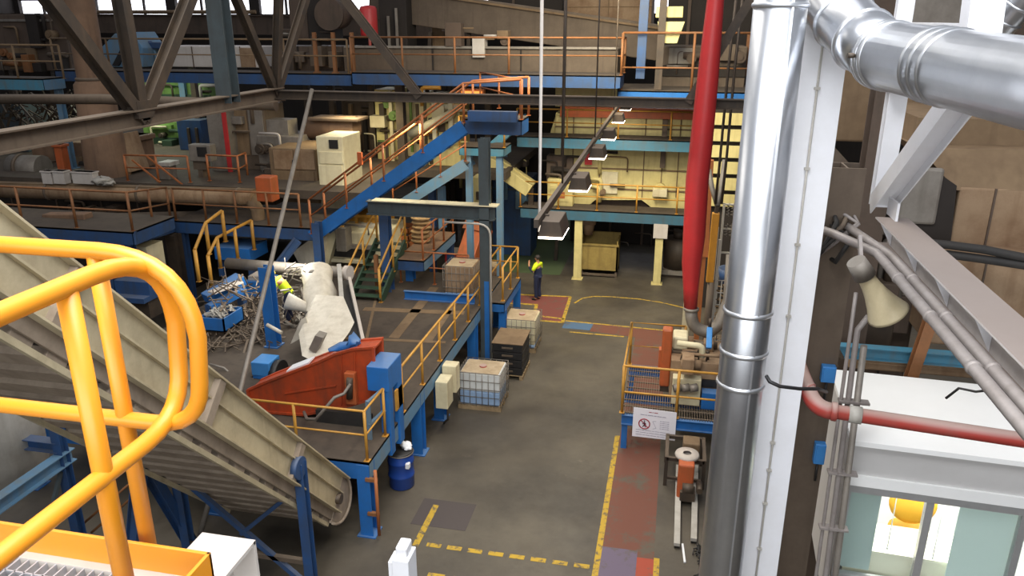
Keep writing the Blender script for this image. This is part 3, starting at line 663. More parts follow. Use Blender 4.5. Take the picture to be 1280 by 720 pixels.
walkway('small blue landing at the aisle corner behind the steel column', -5.5, -4.9, 22.0, 24.6, DZ, ((-5.0, 24.4), (-5.0, 22.2)), th=.3, mat=BLU, name='landing', cat='platform')
# pipe guard on the front leg
t = T('pipe_guard', 'orange pipe clamped to the front blue platform leg', 'pipe', (-5.42, 12.4, 0))
MB().cyl((-5.40, 12.38, .1), (-5.40, 12.38, 1.62), .035, n=10).build('pipe_run', ORG, t)
for z in (.55, 1.35): MB().box((-5.62, 12.36, z), (-5.38, 12.44, z+.07)).build('bracket', ORD, t)
# blue housing by the aisle
t = T('lift_housing', 'tall bright blue sheet metal housing beside the red machine', 'housing', (-5.85, 13.95, DZ-.5))
MB().box((-5.98, 13.6, 2.72), (-5.5, 14.4, 3.28)).build('top_cover', BLU, t, bev=.02)
MB().box((-5.72, 13.62, 1.2), (-5.52, 13.85, 2.75)).build('leg', BLU, t, bev=.01)
MB().box((-5.62, 14.12, 1.2), (-5.5, 14.38, 2.75)).build('leg', BLU, t, bev=.01)
MB().box((-5.96, 14.2, 1.75), (-5.84, 14.38, 2.75)).build('leg', BLU, t, bev=.01)
f = MB()
f.bar((-5.86, 13.3, 1.45), (-5.86, 13.3, 2.65), .09, .05).bar((-5.86, 13.28, 2.62), (-5.62, 13.62, 2.8), .07, .05).bar((-5.86, 13.28, 2.1), (-5.62, 13.62, 2.3), .07, .05).bar((-5.86, 13.28, 1.5), (-5.62, 13.62, 1.6), .07, .05)
f.build('ladder_frame', BLL, t)
# red machine
t = T('crusher_hood', 'red orange wedge shaped machine hood on the blue platform', 'machine', P(400, 515, y=14.1))
yp = 13.9; poly = [P(*p, y=yp) for p in ((310, 487), (330, 478), (398, 452), (420, 442), (441, 436), (467, 434), (469, 497), (440, 506), (380, 518), (330, 521), (314, 508))]
poly = [V((p.x, p.y, max(p.z, DZ+.03))) for p in poly]
MB().prism(poly, (0, .09, 0)).build('side_plate', ROR, t, bev=.01)
MB().prism([p+V((0, .5, .0)) for p in poly], (0, .09, 0)).build('side_plate', ROR, t, bev=.01)
m = MB()
for a, b in zip(poly[:5], poly[1:6]): m.prism([a+V((0, .09, -.03)), b+V((0, .09, -.03)), b+V((0, .5, -.03)), a+V((0, .5, -.03))], (0, 0, -.04))
m.build('top_plate', ROR, t)
m = MB()
for a, b in zip(poly, poly[1:]+poly[:1]): m.bar(a-V((0, .015, 0)), b-V((0, .015, 0)), .06, .05)
m.build('edge_flange', ROR, t)
m = MB(); a, b = P(356, 492, y=yp-.02), P(420, 482, y=yp-.02); m.bar(a, b, .03, .03)
for px in (427, 444): m.bar(P(px, 440, y=yp-.02), P(px, 506, y=yp-.02), .025, .03)
m.build('stiffener', ROR, t)
a, b = R(431, 467, 444, 506, yp-.16, .16); MB().box(a, b).build('hose_box', ORM, t, bev=.02)
MB().cyl(P(437, 473, y=yp-.2), P(437, 498, y=yp-.2), .07, n=12).build('cylinder', STL, t)
MB().tube([P(438, 480, y=yp-.25), P(430, 492, y=yp-.4), P(418, 497, y=yp-.55), P(407, 510, y=yp-.65), P(395, 524, y=yp-.7), P(384, 524, y=yp-.5), P(380, 515, y=yp-.2)], .035, 8).build('hose', GRY, t)
m = MB(); a, b = P(358, 466, y=yp+.15), P(386, 455, y=yp+.15); m.prism([a, b, b+V((0, .3, .02)), a+V((0, .3, .02))], (0, 0, .04)); m.build('shiny_cover', WHT, t)
tag(MB().tube([P(435, 434, y=14.15), P(442, 424, y=14.2), P(447, 428, y=14.15)], .1, 10, rad=[.05, .14, .04]).tube([P(412, 438, y=14.1), P(425, 434, y=14.2), P(450, 430, y=14.2)], .07, 8, rad=[.03, .1, .05]).build('plastic_sheet', BLU, jit=.035), 'crumpled blue plastic sheet on top of the red machine hood', 'plastic sheet')
MB().box((P(395, 535, y=13.7).x, 13.75, DZ), (P(462, 512, y=13.7).x, 13.85, DZ+.3)).build('rubber_skirt', RUB, t)
# blue motor
mp = P(334, 466, y=15.75); MY = 15.75
t = T('electric_motor', 'blue electric motor on a dark plinth beside the red machine', 'motor', (mp.x, MY, DZ))
MB().cyl((mp.x-.22, MY, mp.z), (mp.x+.22, MY, mp.z), .3, n=20).build('motor_body', BLU, t)
f = MB()
for k in range(12): a = 2*pi*k/12; f.box((mp.x-.2, MY+.3*cos(a)-.01, mp.z+.3*sin(a)-.02), (mp.x+.2, MY+.32*cos(a)+.01, mp.z+.3*sin(a)+.02))
f.build('cooling_fins', BLU, t)
MB().box((mp.x-.24, MY-.3, mp.z+.05), (mp.x+.24, MY+.25, mp.z+.4)).build('terminal_box', JBX, t, bev=.02)
MB().cyl((mp.x+.22, MY, mp.z), (mp.x+.4, MY, mp.z), .36, n=20).build('fan_cowl', BLK, t)
MB().box((mp.x-.3, MY-.25, DZ), (mp.x+.35, MY+.25, mp.z-.27)).build('mounting_plinth', STL, t)
c = [P(318, 470, y=16), P(300, 478, y=15.8), P(280, 460, y=15.7), P(262, 455, y=15.7)]
tag(MB().tube(c, .03, 8).build('cable', GRY), 'grey cable curling left from the blue electric motor', 'cable')
# white wrapped chute
t = T('discharge_chute', 'white wrapped discharge chute hanging above the red machine', 'chute', P(410, 445, y=15.9))
a, b = P(396, 342, y=19.4), P(404, 398, y=18.0); ax = b-a
MB().lathe([(.40, -.1), (.44, .0), (.40, .25*ax.length), (.46, .5*ax.length), (.41, .75*ax.length), (.5, ax.length)], a, ax, 18).build('wrapped_pipe', PLA, t, jit=.035)
qa = [P(*p, y=yy) for p, yy in (((389, 378), 17.9), ((424, 380), 17.7), ((438, 414), 16.6), ((420, 438), 15.9), ((394, 454), 15.4), ((377, 445), 15.6), ((373, 418), 16.5))]
MB().prism(qa, (.0, .3, .12)).build('chute_plate', PLA, t, bev=.02)
l = [P(*p, y=15.93) for p in ((399, 415), (409, 418), (400, 437), (391, 432))]; MB().prism([p+V((0, .02, .03)) for p in l], (0, -.25, -.03)).build('label_plate', GRY, t)
a, b = P(394, 388, y=18.3), P(358, 376, y=18.1); MB().lathe([(.14, 0), (.16, .5*(b-a).length), (.24, (b-a).length), (.2, (b-a).length), (.1, .2)], a, b-a, 16).build('funnel', PLA, t)
MB().prism([P(*p, y=16.9) for p in ((382, 396), (376, 400), (363, 430), (374, 424), (386, 408))], (0, .05, 0)).build('torn_flap', PLA, t)
MB().bar(P(424, 336, y=19.5), P(428, 385, y=18), .12, .35).build('side_rail', LGR, t)
t = T('belt_lift', 'narrow dark belt lift with a pale rail right of the white chute', 'conveyor', P(452, 430, y=16))
MB().bar(P(430, 352, y=19.2), P(447, 430, y=16.2), .35, .08).build('belt', RUB, t)
MB().bar(P(437, 350, y=19.0), P(455, 432, y=16.0), .08, .18).build('side_rail', WHD, t)
# horizontal grey tube + blue post under it
a, b = P(285, 329, y=20.5), P(432, 341, y=19.8)
t = T('grey_tube', 'dusty grey horizontal tube crossing above the white chute', 'pipe', a)
MB().cyl(a, b, .17, n=18).build('pipe_run', GRY, t); MB().cyl(b, b+(b-a).normalized()*.15, .22, n=18).build('flange', WHD, t)
q = P(343, 432, z=DZ)
tag(MB().ibeam((q.x, q.y, DZ), (q.x, q.y, 4.0), .3, .3).box((q.x-.2, q.y-.2, DZ), (q.x+.2, q.y+.2, DZ+.03)).build('steel_column', BLU), 'short blue steel column under the grey tube, left of the white chute', 'column')
q2 = P(401, 340, y=22.3)
tag(MB().ibeam((q2.x, 22.3, DZ), (q2.x, 22.3, 3.95), .26, .26).build('steel_column', BLD), 'dark blue column under the foot of the blue stair', 'column')
tag(MB().ibeam(P(349, 330, y=22), P(372, 300, y=22.4), .25, .22).build('brace', BLD), 'dark blue diagonal brace under the left walkway', 'brace')
# scrap
sc = MB()
for i in range(300):
    px, py = random.uniform(258, 348), random.uniform(352, 436); 
    c = P(px, py, y=random.uniform(18, 22)); 
    if c.z < DZ+.1: c = P(px, py, z=DZ+.1)
    d = V((random.uniform(-1, 1), random.uniform(-1, 1), random.uniform(-.4, .9))).normalized()*random.uniform(.1, .5)
    sc.bar(c-d, c+d, random.choice((.02, .025, .03, .06)), random.choice((.02, .03)))
tag(sc.build('scrap_tangle', STB), 'tangle of grey rods and wires heaped among the blue machines', 'scrap', kind='stuff')
sc = MB()
for i in range(160):
    c = P(random.uniform(352, 392), random.uniform(332, 440), y=random.uniform(18.6, 21))
    if c.z < DZ+.1: c.z = DZ+.1
    d = V((random.uniform(-1, 1), random.uniform(-1, 1), random.uniform(-.6, .9))).normalized()*random.uniform(.08, .3)
    sc.bar(c-d, c+d, random.choice((.02, .04, .1)), .03)
tag(sc.build('scrap_offcuts', GRY), 'grey metal offcuts heaped left of the white chute', 'scrap', kind='stuff')
# blue machines among the scrap
t = T('baling_press', 'bright blue sloping press frame standing in the scrap tangle', 'machine', P(290, 400, z=DZ))
MB().bar(P(258, 374, y=19), P(302, 348, y=20), .5, .3).build('press_beam', BLU, t, bev=.02)
MB().bar(P(262, 385, y=18.6), P(306, 362, y=19.6), .25, .2).build('press_rail', BLU, t)
MB().bar(P(264, 366, y=18.6), P(300, 352, y=19.6), .3, .05).build('shiny_plate', WHD, t)
for p, y in (((262, 380), 19), ((300, 355), 20)):
    c = P(*p, y=y); MB().box((c.x-.1, c.y-.1, DZ), (c.x+.1, c.y+.1, c.z)).build('leg', BLD, t)
t = T('blue_machine', 'small bright blue machine box behind the sloping press frame', 'machine', P(322, 372, z=DZ))
a, b = R(306, 352, 334, 372, 20.6, .8); MB().box(a, b).build('machine_body', BLU, t, bev=.03); MB().box((a.x+.1, a.y+.1, DZ), (b.x-.1, b.y, a.z)).build('stand', STL, t); MB().box((a.x+.1, a.y+.1, b.z), (b.x-.2, b.y-.1, b.z+.12)).build('top_block', WHD, t)
t = T('blue_bin', 'blue steel bin heaped with scrap, nearest the yellow guardrail loop', 'bin', P(265, 415, z=DZ))
a, b = R(249, 398, 280, 414, 17.6, 1.0); b0 = V((a.x, a.y, DZ))
m = MB().box((a.x, a.y, a.z), (b.x, a.y+.04, b.z)).box((a.x, b.y-.04, a.z), (b.x, b.y, b.z)).box((a.x, a.y, a.z), (a.x+.04, b.y, b.z)).box((b.x-.04, a.y, a.z), (b.x, b.y, b.z)).box((a.x, a.y, a.z), (b.x, b.y, a.z+.03)); m.build('bin_shell', BLU, t)
MB().box((a.x+.1, a.y+.1, DZ-.0), (b.x-.1, b.y-.1, a.z)).build('stand', STL, t)
m = MB()
for i in range(60):
    c = V((random.uniform(a.x+.1, b.x-.1), random.uniform(a.y+.1, b.y-.1), b.z-.02+random.uniform(-.05, .1))); d = V((random.uniform(-1, 1), random.uniform(-1, 1), random.uniform(-.3, .6)))*.13; m.bar(c-d, c+d, .05, .03)
tag(m.build('scrap_pieces', LGR), 'pale scrap pieces filling the blue steel bin', 'scrap', kind='stuff')
t = T('blue_table', 'blue machine table beneath the yellow ladder rails', 'machine', P(310, 335, z=DZ))
a, b = R(268, 310, 312, 326, 22.5, 1.2); MB().box(a, b).build('table_top', BLU, t, bev=.02)
for dx in (.1, b.x-a.x-.1): MB().box((a.x+dx-.08, a.y+.1, DZ), (a.x+dx+.08, a.y+.26, a.z)).build('leg', BLD, t)
a, b = R(144, 352, 186, 368, 18.5, 1.2); t = T('blue_table', 'blue machine table seen between the yellow guardrail posts', 'machine', (a.x, a.y, DZ)); MB().box(a, b).box((a.x, a.y-.3, a.z-.15), (b.x, b.y, a.z)).build('table_top', BLD, t); MB().box((a.x+.1, a.y, DZ), (b.x-.1, b.y, a.z)).build('leg', STL, t)
a, b = R(148, 308, 186, 352, 20, .8); tag(MB().box((a.x, a.y, DZ), b).box((a.x+.5, a.y-.02, a.z+.2), (a.x+.53, a.y, b.z)).build('cabinet', CRL, bev=.02), 'pale cream cabinet seen inside the yellow guardrail loop', 'cabinet')
guardrail('bright yellow stair rail above the scrap, nearer of two', [P(249, 352, y=19.5)-Z*.0, P(262, 318, y=20.5), P(282, 302, y=21.2)], 1.0, .9, YEL2, .05, name='stair_rail', cat='handrail', group='yellow stair rails in the scrap area', mids=())
guardrail('bright yellow stair rail above the scrap, farther of two', [P(265, 358, y=20.2), P(276, 335, y=21), P(318, 312, y=22.4)], 1.0, .9, YEL2, .05, name='stair_rail', cat='handrail', group='yellow stair rails in the scrap area', mids=())
# leaning long pole
tag(MB().tube([P(390, 112, y=19.9), P(300, 490, y=14.0), P(250, 668, z=.05)], .055, 10).build('long_pole', GRY), 'long thin grey pole slanting from the dark truss down behind the conveyor', 'pole')
# ================================================================ AISLE: totes, crates, drum
def tote(label, x0, x1, y0, y1, z, fill=.55, group='caged tanks', skin=None):
    t = T('caged_tank', label, 'tank', ((x0+x1)/2, (y0+y1)/2, z), group)
    m = MB()
    for y in (y0, (y0+y1)/2-.05, y1-.1): m.box((x0, y, z), (x1, y+.1, z+.11))
    for k in range(5): xx = x0+(x1-x0-.1)*k/4; m.box((xx, y0, z+.11), (xx+.1, y1, z+.14))
    m.build('pallet', WOO, t)
    zt = z+1.08; zm = z+.16+fill*.9; e = .045
    MB().box((x0+e, y0+e, z+.15), (x1-e, y1-e, zm)).build('contents', LIQ, t, bev=.03)
    MB().box((x0+e, y0+e, zm), (x1-e, y1-e, zt)).build('bottle', skin or TNK, t, bev=.04)
    MB().box((x0+e+.03, y0+e+.03, zt-.01), (x1-e-.03, y1-e-.03, zt+.012)).build('top_skin', TTP, t, bev=.01)
    MB().cyl(((x0+x1)/2, (y0+y1)/2, zt), ((x0+x1)/2, (y0+y1)/2, zt+.05), .1, n=16).build('cap', RDP, t)
    m = MB(); zs = [z+.16+i*.235 for i in range(5)]
    for zz in zs: m.tube([(x0, y0, zz), (x1, y0, zz), (x1, y1, zz), (x0, y1, zz)], .012, 6, closed=True)
    for k in range(8):
        xx = x0+(x1-x0)*k/7
        for yy in (y0, y1): m.cyl((xx, yy, z+.14), (xx, yy, zs[-1]), .009, n=6)
    for k in range(1, 6):
        yy = y0+(y1-y0)*k/6
        for xx in (x0, x1): m.cyl((xx, yy, z+.14), (xx, yy, zs[-1]), .009, n=6)
    m.build('cage', GRY, t); return t
tote('caged white liquid tank with blue contents, nearest in the aisle by the steel column', -5.37, -4.17, 18.2, 19.2, 0, .42)
q = P(619, 398, z=1.1)
tote('dusty caged tank in the aisle, just behind the black crates', -5.05, -3.95, 22.3, 23.4, 0, .1, skin=CRL)
q = P(556, 374, z=DZ); tote('caged tank on the far deck, nearer one behind the yellow guardrail', q.x-.05, q.x+.95, 22.0, 23.0, DZ, .05, skin=TAL)
q2_ = P(566, 372, z=.6); tote('caged tank behind the far platform end, under the small blue platform', q2_.x, q2_.x+1.15, 27.6, 28.6, .0, .05, skin=TAL)
x0, x1, y0, y1 = -4.9, -3.97, 20.25, 21.45
t = T('pallet', 'wooden pallet under the stacked black crates', 'pallet', ((x0+x1)/2, y0+.6, 0)); m = MB()
for xx in (x0, (x0+x1)/2-.05, x1-.1): m.box((xx, y0, 0), (xx+.1, y1, .1)).box((xx, y0, .1), (xx+.1, y1, .12))
for k in range(6): yy = y0+(y1-y0-.1)*k/5; m.box((x0, yy, .12), (x1, yy+.1, .14))
m.build('boards', WOO, t)
for k, w in enumerate(('lowest black plastic crate, resting on the wooden pallet', 'second black plastic crate from the bottom of the aisle stack', 'third black plastic crate from the bottom of the aisle stack', 'topmost black plastic crate, under a dusty cover sheet')):
    z = .14+k*.245; t = T('crate', w, 'crate', ((x0+x1)/2, y0+.6, z), 'black crates stacked in the aisle')
    MB().box((x0+.02, y0+.02, z), (x1-.02, y1-.02, z+.2)).build('crate_body', BLK, t, bev=.02)
    m = MB().box((x0, y0, z+.2), (x1, y1, z+.24)); m.build('rim', BLK, t)
    m = MB().box((x0+.3, y0-.002, z+.1), (x1-.3, y0+.02, z+.15)); m.build('hand_hole', STB, t)
MB_ = MB().box((x0-.01, y0-.01, 1.12), (x1+.01, y1+.01, 1.15)); tag(MB_.build('cover_sheet', TAN, bev=.008), 'dusty tan cover sheet lying on the topmost black crate', 'cover sheet')
c = P(500, 612, z=0); bx, by = c.x-.02, c.y+.2
t = T('plastic_drum', 'blue plastic drum with black lid standing by the platform legs', 'drum', (bx, by, 0))
MB().lathe([(0, 0), (.26, 0), (.285, .03), (.285, .28), (.3, .3), (.3, .34), (.285, .36), (.285, .62), (.3, .64), (.3, .68), (.285, .7), (.28, .84), (.255, .88), (0, .88)], (bx, by, 0), n=32).build('drum_body', DRM, t)
MB().lathe([(0, .885), (.2, .885), (.21, .9), (.27, .9), (.275, .87), (.29, .87), (.29, .905), (.26, .92), (0, .9)], (bx, by, 0), n=32).build('lid', BLK, t)
MB().lathe([(.288, .855), (.3, .86), (.3, .88), (.288, .885)], (bx, by, 0), n=32).build('clamp_ring', GRY, t)
MB().box((bx+.2, by-.26, .6), (bx+.28, by-.15, .72)).build('paper_label', BAG, t)
tag(MB().ell((bx+.1, by+.12, .98), (.14, .1, .08)).ell((bx+.16, by+.05, .95), (.09, .09, .05)).build('crumpled_rag', BAG, jit=.02), 'crumpled white rag lying on the blue drum lid', 'rag')
# beige electric box on the platform edge
a = P(528, 512, x=-5.4); t = T('electrical_box', 'beige electrical box hung on the side of the blue platform', 'electrical box', (-5.42, 17.3, .9))
MB().box((-5.52, 16.7, .75), (-5.2, 17.2, 1.5)).build('box_body', CRL, t, bev=.02)
MB().box((-5.5, 17.25, .95), (-5.12, 17.6, 1.7)).build('switch_box', CRL, t, bev=.02)
MB().tube([(-5.3, 17.0, .75), (-5.3, 17.0, .3), (-5.45, 17.2, .1), (-5.5, 17.3, .0)], .03, 8).build('cable', STL, t)
a = P(500, 497, x=-5.5); tag(MB().box((-5.54, a.y-.22, a.z-.22), (-5.5, a.y+.22, a.z+.26)).build('warning_plate', YEL2), 'small yellow plate fixed on the platform edge beside the blue housing', 'plate')
# steel column with conduit + cross beam
sx, sy = -5.4, 21.65
t = T('steel_column', 'tall grey blue steel column beside the aisle, behind the nearest caged tank', 'column', (sx, sy, 0))
MB().ibeam((sx, sy, 0), (sx, sy, 6.9), .3, .3, .02).build('shaft', STG, t); MB().box((sx-.3, sy-.3, 0), (sx+.3, sy+.3, .03)).build('base_plate', STG, t)
MB().box((sx-.02, sy-.155, 0), (sx+.13, sy-.15, 2.6)).build('paint_band', BLU, t)
MB().tube([(-6.6, sy-.2, 4.4)] + arc((sx-.2, sy-.2, 4.4), (sx+.2, sy-.2, 4.4), (sx+.2, sy-.2, 4.0), 6) + [(sx+.2, sy-.2, 0)], .035, 8).build('conduit', LGR, t)
t = T('crossbeam', 'grey steel crossbeam from the tall column under the blue stairs', 'beam', (-7.4, sy, 4.5))
MB().ibeam((-9.1, sy, 4.7), (-5.1, sy, 4.7), .42, .3, .03).build('beam_web', STG, t)
MB().box((-8.9, sy-.2, 4.92), (-5.0, sy+.2, 4.95)).build('pale_cap_strip', CRL, t)
cq = P(487, 380, y=22.4)
tag(MB().ibeam((cq.x, 22.4, DZ), (cq.x, 22.4, 4.5), .32, .3).build('steel_column', BLD), 'dark blue column rising from the brown deck to the grey crossbeam', 'column')
tag(MB().ibeam((cq.x-.3, 22.2, DZ), (cq.x-.3, 22.2, 3.0), .12, .12).build('post', ORD), 'rusty orange post beside the dark blue column', 'post')
guardrail('orange guardrail across the far brown deck behind the dark blue column', [(cq.x+.1, 23.3, DZ), (-6.4, 23.3, DZ)], 1.1, 1.2, ORG, .028, group='guardrails of the blue platform')
cq2 = P(515, 378, y=23.6); tag(MB().ibeam((cq2.x, 23.6, DZ), (cq2.x, 23.6, P(530, 339, y=22.7).z), .3, .26).build('steel_column', BLU), 'bright blue column supporting the small sack platform', 'column')
# ================================================================ small sack platform
z0 = P(530, 326, y=22.7).z-.15; xl, xr = P(494, 331, y=22.7).x, P(530, 331, y=22.7).x; ye = P(568, 290, z=z0+.15).y; zb_ = P(530, 339, y=22.7).z
walkway('small blue platform carrying the sacks, beneath the grey crossbeam', xl, xr, 22.7, ye, z0+.15, ((xl+.15, ye-.2), (xr-.15, ye-.2)), th=z0+.15-zb_, mat=BLD, smat={'r': BLL}, deck=BRK, name='platform', cat='platform')
guardrail('orange guardrail on the aisle side of the small sack platform', [(xr-.06, 22.8, z0+.15), (xr-.06, ye-.1, z0+.15)], 1.0, 1.3, ORG, .03, group='guardrails round the stairs')
sk = P(527, 303, z=z0+.15)
for k in range(6):
    z = z0+.15+k*.16; w = ('bottom sack of the tan sack pile', 'second sack from the bottom of the pile', 'third sack from the bottom of the pile', 'fourth sack from the bottom of the pile', 'fifth sack from the bottom of the pile', 'top sack of the tan sack pile')[k]
    tag(MB().ell((sk.x+random.uniform(-.05, .05), sk.y+random.uniform(-.04, .04), z+.085), (.36, .28, .1), 16, 8).build('sack', SAC, jit=.012), w+' on the small blue platform', 'sack', 'tan sacks piled on the small platform')
t = T('sack_crate', 'orange slatted crate left of the tan sack pile', 'crate', P(505, 305, y=26.8)); a, b = R(496, 282, 511, 318, 26.6, .9); m = MB()
for k in range(4): zz = a.z+(b.z-a.z)*k/4; m.box((a.x, a.y, zz), (b.x, a.y+.04, zz+.16)).box((a.x, b.y-.04, zz), (b.x, b.y, zz+.16)).box((a.x, a.y, zz), (a.x+.04, b.y, zz+.16)).box((b.x-.04, a.y, zz), (b.x, b.y, zz+.16))
m.build('slats', ORG, t)
t = T('orange_chute', 'orange red sloping chute beside the small sack platform', 'chute', P(580, 345, y=27)); MB().bar(P(597, 286, y=28.5), P(578, 345, y=27), .75, .6).build('chute_body', ORM, t, bev=.03)
MB().bar(P(599, 282, y=28.6), P(595, 292, y=28.4), .9, .75).build('flange', ORM, t)
a, b = R(556, 318, 580, 335, 28.8, .8); t = T('red_box', 'dark red machine box with white top under the orange chute', 'machine', (a.x, a.y, 0)); MB().box(a, b).build('box_body', RED, t, bev=.02); MB().box((a.x, a.y, b.z), (b.x, b.y, b.z+.06)).build('top_plate', WHD, t); MB().box((a.x+.2, a.y+.1, 0), (b.x-.2, b.y-.1, a.z)).build('stand', STL, t)
# cream press behind the white chute
t = T('cream_press', 'cream press with a dark slot behind the white chute', 'machine', P(430, 335, y=25))
a, b = R(404, 290, 482, 325, 25, 2.2); MB().box((a.x, a.y, DZ), b).build('press_body', CRL, t, bev=.04)
a, b = R(414, 312, 466, 322, 24.9, .15); MB().box(a, b).build('slot', BLK, t)
a, b = R(412, 306, 470, 311, 24.85, .2); MB().box(a, b).build('slot_lip', GRY, t)
a, b = R(410, 325, 468, 329, 24.8, .25); MB().box(a, b).build('slot_lip', CRL, t)
q = [P(*p, y=24.6) for p in ((404, 292), (422, 288), (408, 340), (395, 340), (384, 312))]; MB().prism(q, (0, 1.2, 0)).build('sloping_hood', CRL, t)
q = [P(*p, y=24.0) for p in ((366, 315), (392, 296), (400, 300), (398, 335), (378, 338))]; MB().prism(q, (0, 1.0, 0)).build('side_hood', PLA, t)
t = T('yellow_hopper', 'yellow hopper frame on top of the cream press', 'hopper', P(450, 290, y=26)); a, b = R(424, 270, 478, 292, 26.2, 1.6)
m = MB().bar(a, (b.x, a.y, a.z), .1, .1).bar((a.x, a.y, b.z), (b.x, a.y, b.z), .1, .1)
for k in range(6): xx = a.x+(b.x-a.x)*k/5; m.box((xx-.05, a.y, a.z), (xx+.05, a.y+.1, b.z))
m.build('cage_frame', YEL2, t); MB().box((a.x+.1, a.y+.3, a.z), (b.x-.1, b.y, b.z-.1)).build('hopper_body', YEL2, t, bev=.05)
a, b = R(448, 282, 466, 306, 25.6, .4); MB().box(a, b).build('sight_panel', LGR, t)
# green steps with yellow handrails
st0, st1 = P(470, 385, z=DZ), P(494, 312, y=25.5)
st0 = P(476, 378, z=DZ); ys1 = st0.y+2.2
stair('dark green steps climbing from the brown deck beside the cream press', (st0.x, st0.y, DZ), (st0.x+.1, ys1, 3.1), (-1.0, 0, 0), DGN, 8, tread=DGN)
guardrail('yellow handrail left of the dark green steps', [(st0.x-1.0, st0.y, DZ), (st0.x-.9, ys1, 3.1)], 1.1, 1.6, YEL2, .035, name='stair_rail', cat='handrail', group='guardrails round the stairs')
guardrail('yellow handrail right of the dark green steps', [(st0.x, st0.y, DZ), (st0.x+.1, ys1, 3.1)], 1.1, 1.6, YEL2, .035, name='stair_rail', cat='handrail', group='guardrails round the stairs')
# ================================================================ BLUE STAIRS
ys = 22.6
zl = P(610, 155, y=ys).z; la, lb = P(580, 155, y=ys), P(652, 155, y=ys)
walkway('blue top landing of the main stair above the grey steel column', la.x, lb.x, ys, ys+1.1, zl+.15, (), th=.45, mat=BLU, smat={'f': BLD}, name='landing', cat='platform')
tag(MB().box((la.x+.2, ys-.3, zl+.1), (lb.x-.1, ys-.05, zl+.4)).build('landing_plate', BLD), 'dark blue upstand plate on the front of the stair landing', 'plate')
sb, stp = P(390, 296, y=ys), P(580, 158, y=ys)
stair('long blue main stair climbing from the left walkway to the top landing', sb, stp, (0, 1.1, 0), BLU, 18, sh=.42)
guardrail('orange handrail along the near side of the long blue main stair', [sb+Z*.1, stp+Z*.1, (lb.x, ys, zl+.15)], 1.15, 1.5, ORG, .035, name='stair_rail', cat='handrail', group='guardrails round the stairs')
guardrail('orange handrail along the far side of the long blue main stair', [sb+V((0, 1.1, .1)), stp+V((0, 1.1, .1)), (lb.x, ys+1.1, zl+.15)], 1.15, 1.9, ORG, .035, name='stair_rail', cat='handrail', group='guardrails round the stairs')
tag(MB().box(P(447, 206, y=ys-.1), P(453, 190, y=ys)).build('call_box', ORM), 'small orange box mounted on the main stair handrail', 'box')
s2a, s2b = P(492, 262, y=26), P(582, 205, y=26)
stair('lighter blue lower stair behind the main stair', s2a, s2b, (0, 1.0, 0), BLL, 12, sh=.38)
guardrail('pale orange handrail along the lighter blue lower stair', [s2a+Z*.1, s2b+Z*.1], 1.1, 1.3, ORG, .03, name='stair_rail', cat='handrail', group='guardrails round the stairs')
a = P(574, 190, y=26.4); b = P(630, 190, y=26.4); walkway('teal landing between the lower stair and the far stair', a.x, b.x, 26.4, 27.6, a.z+.2, ((a.x+.3, 26.6), (b.x-.2, 26.6)), th=.3, mat=TEA, name='landing', cat='platform', lmat=BLL)
s3a, s3b = P(606, 190, y=27.2), P(652, 150, y=28.6); stair('short teal stair rising right to the cream hopper walkway', s3a, s3b, (0, 1, 0), TEA, 7)
guardrail('yellow handrail on the teal landing', [(a.x, 26.45, a.z+.2), (b.x, 26.45, a.z+.2)], 1.05, 1.1, YEL2, .03, group='guardrails round the stairs')
q = P(548, 340, y=27); 
for px, lab in ((540, 'blue column under the foot of the lighter blue stair'), (552, 'light blue column under the lighter blue lower stair')):
    c = P(px, 240, y=26.9); tag(MB().ibeam((c.x, 26.9, z0+.15), (c.x, 26.9, c.z+.2), .26, .24).build('steel_column', BLL if px > 545 else BLD), lab, 'column')
# ================================================================ LEFT WALKWAY with trough
wz = P(100, 286, y=19).z; xa = P(165, 290, y=19).x
wk1 = walkway('brown decked left walkway, front stretch with blue edge', -24, xa, 19, 21, wz, ((xa-.3, 19.2), (-16.5, 19.2), (-20, 19.2)), th=.4, mat=BLD, name='walkway')
zz2 = P(300, 280, y=22.6).z; xb, xc_ = P(218, 290, y=22.6).x, P(390, 290, y=22.6).x
walkway('left walkway, stretch at the foot of the blue main stair', xb, xc_, 22.6, 24.6, zz2, ((xb+.2, 22.8),), th=.42, mat=BLD, name='walkway')
a, b = V((xa, 19.05, wz-.2)), V((xb, 22.6, zz2-.2)); MB().bar(a, b, .1, .4).build('edge_beam', BLD, wk1)
MB().prism([(xa, 19.05, wz), (xb-.02, 22.6, zz2), (xb-.02, 24, zz2), (xa-2, 21.02, wz)], (0, 0, -.05)).build('deck', DEC, wk1)
guardrail('rusty orange guardrail on the front stretch of the left walkway', [(-23, 19.1, wz), (xa-.05, 19.1, wz), (xb, 22.5, zz2)], 1.15, 1.7, ORD, .035, group='guardrails of the left walkway')
guardrail('rusty orange guardrail of the left walkway at the foot of the main stair', [(xb+.1, 22.65, zz2), (xc_-.4, 22.65, zz2)], 1.1, 1.3, ORD, .035, group='guardrails of the left walkway')
tag(MB().ibeam((xb+.15, 22.3, 0), (xb+.15, 22.3, zz2-.42), .4, .36).build('steel_column', STL), 'dark steel column under the corner of the left walkway', 'column')
a, b = P(-40, 236, y=23.2), P(318, 247, y=23.6)
t = T('trough_conveyor', 'long dusty brown trough lying above the left walkway', 'trough', a); m = MB(); d = b-a; s_, u2 = frame_of(d)
m.tube([a, a.lerp(b, .5), b], .28, 18).build('trough_body', TAL, t)
for k in (.3, .62, .95): MB().lathe([(.28, -.04), (.33, -.03), (.33, .03), (.28, .04)], a.lerp(b, k), d, 18).build('flange', STB, t)
MB().bar(a+Z*.26, b+Z*.26, .3, .06).build('lid_strip', TAN, t)
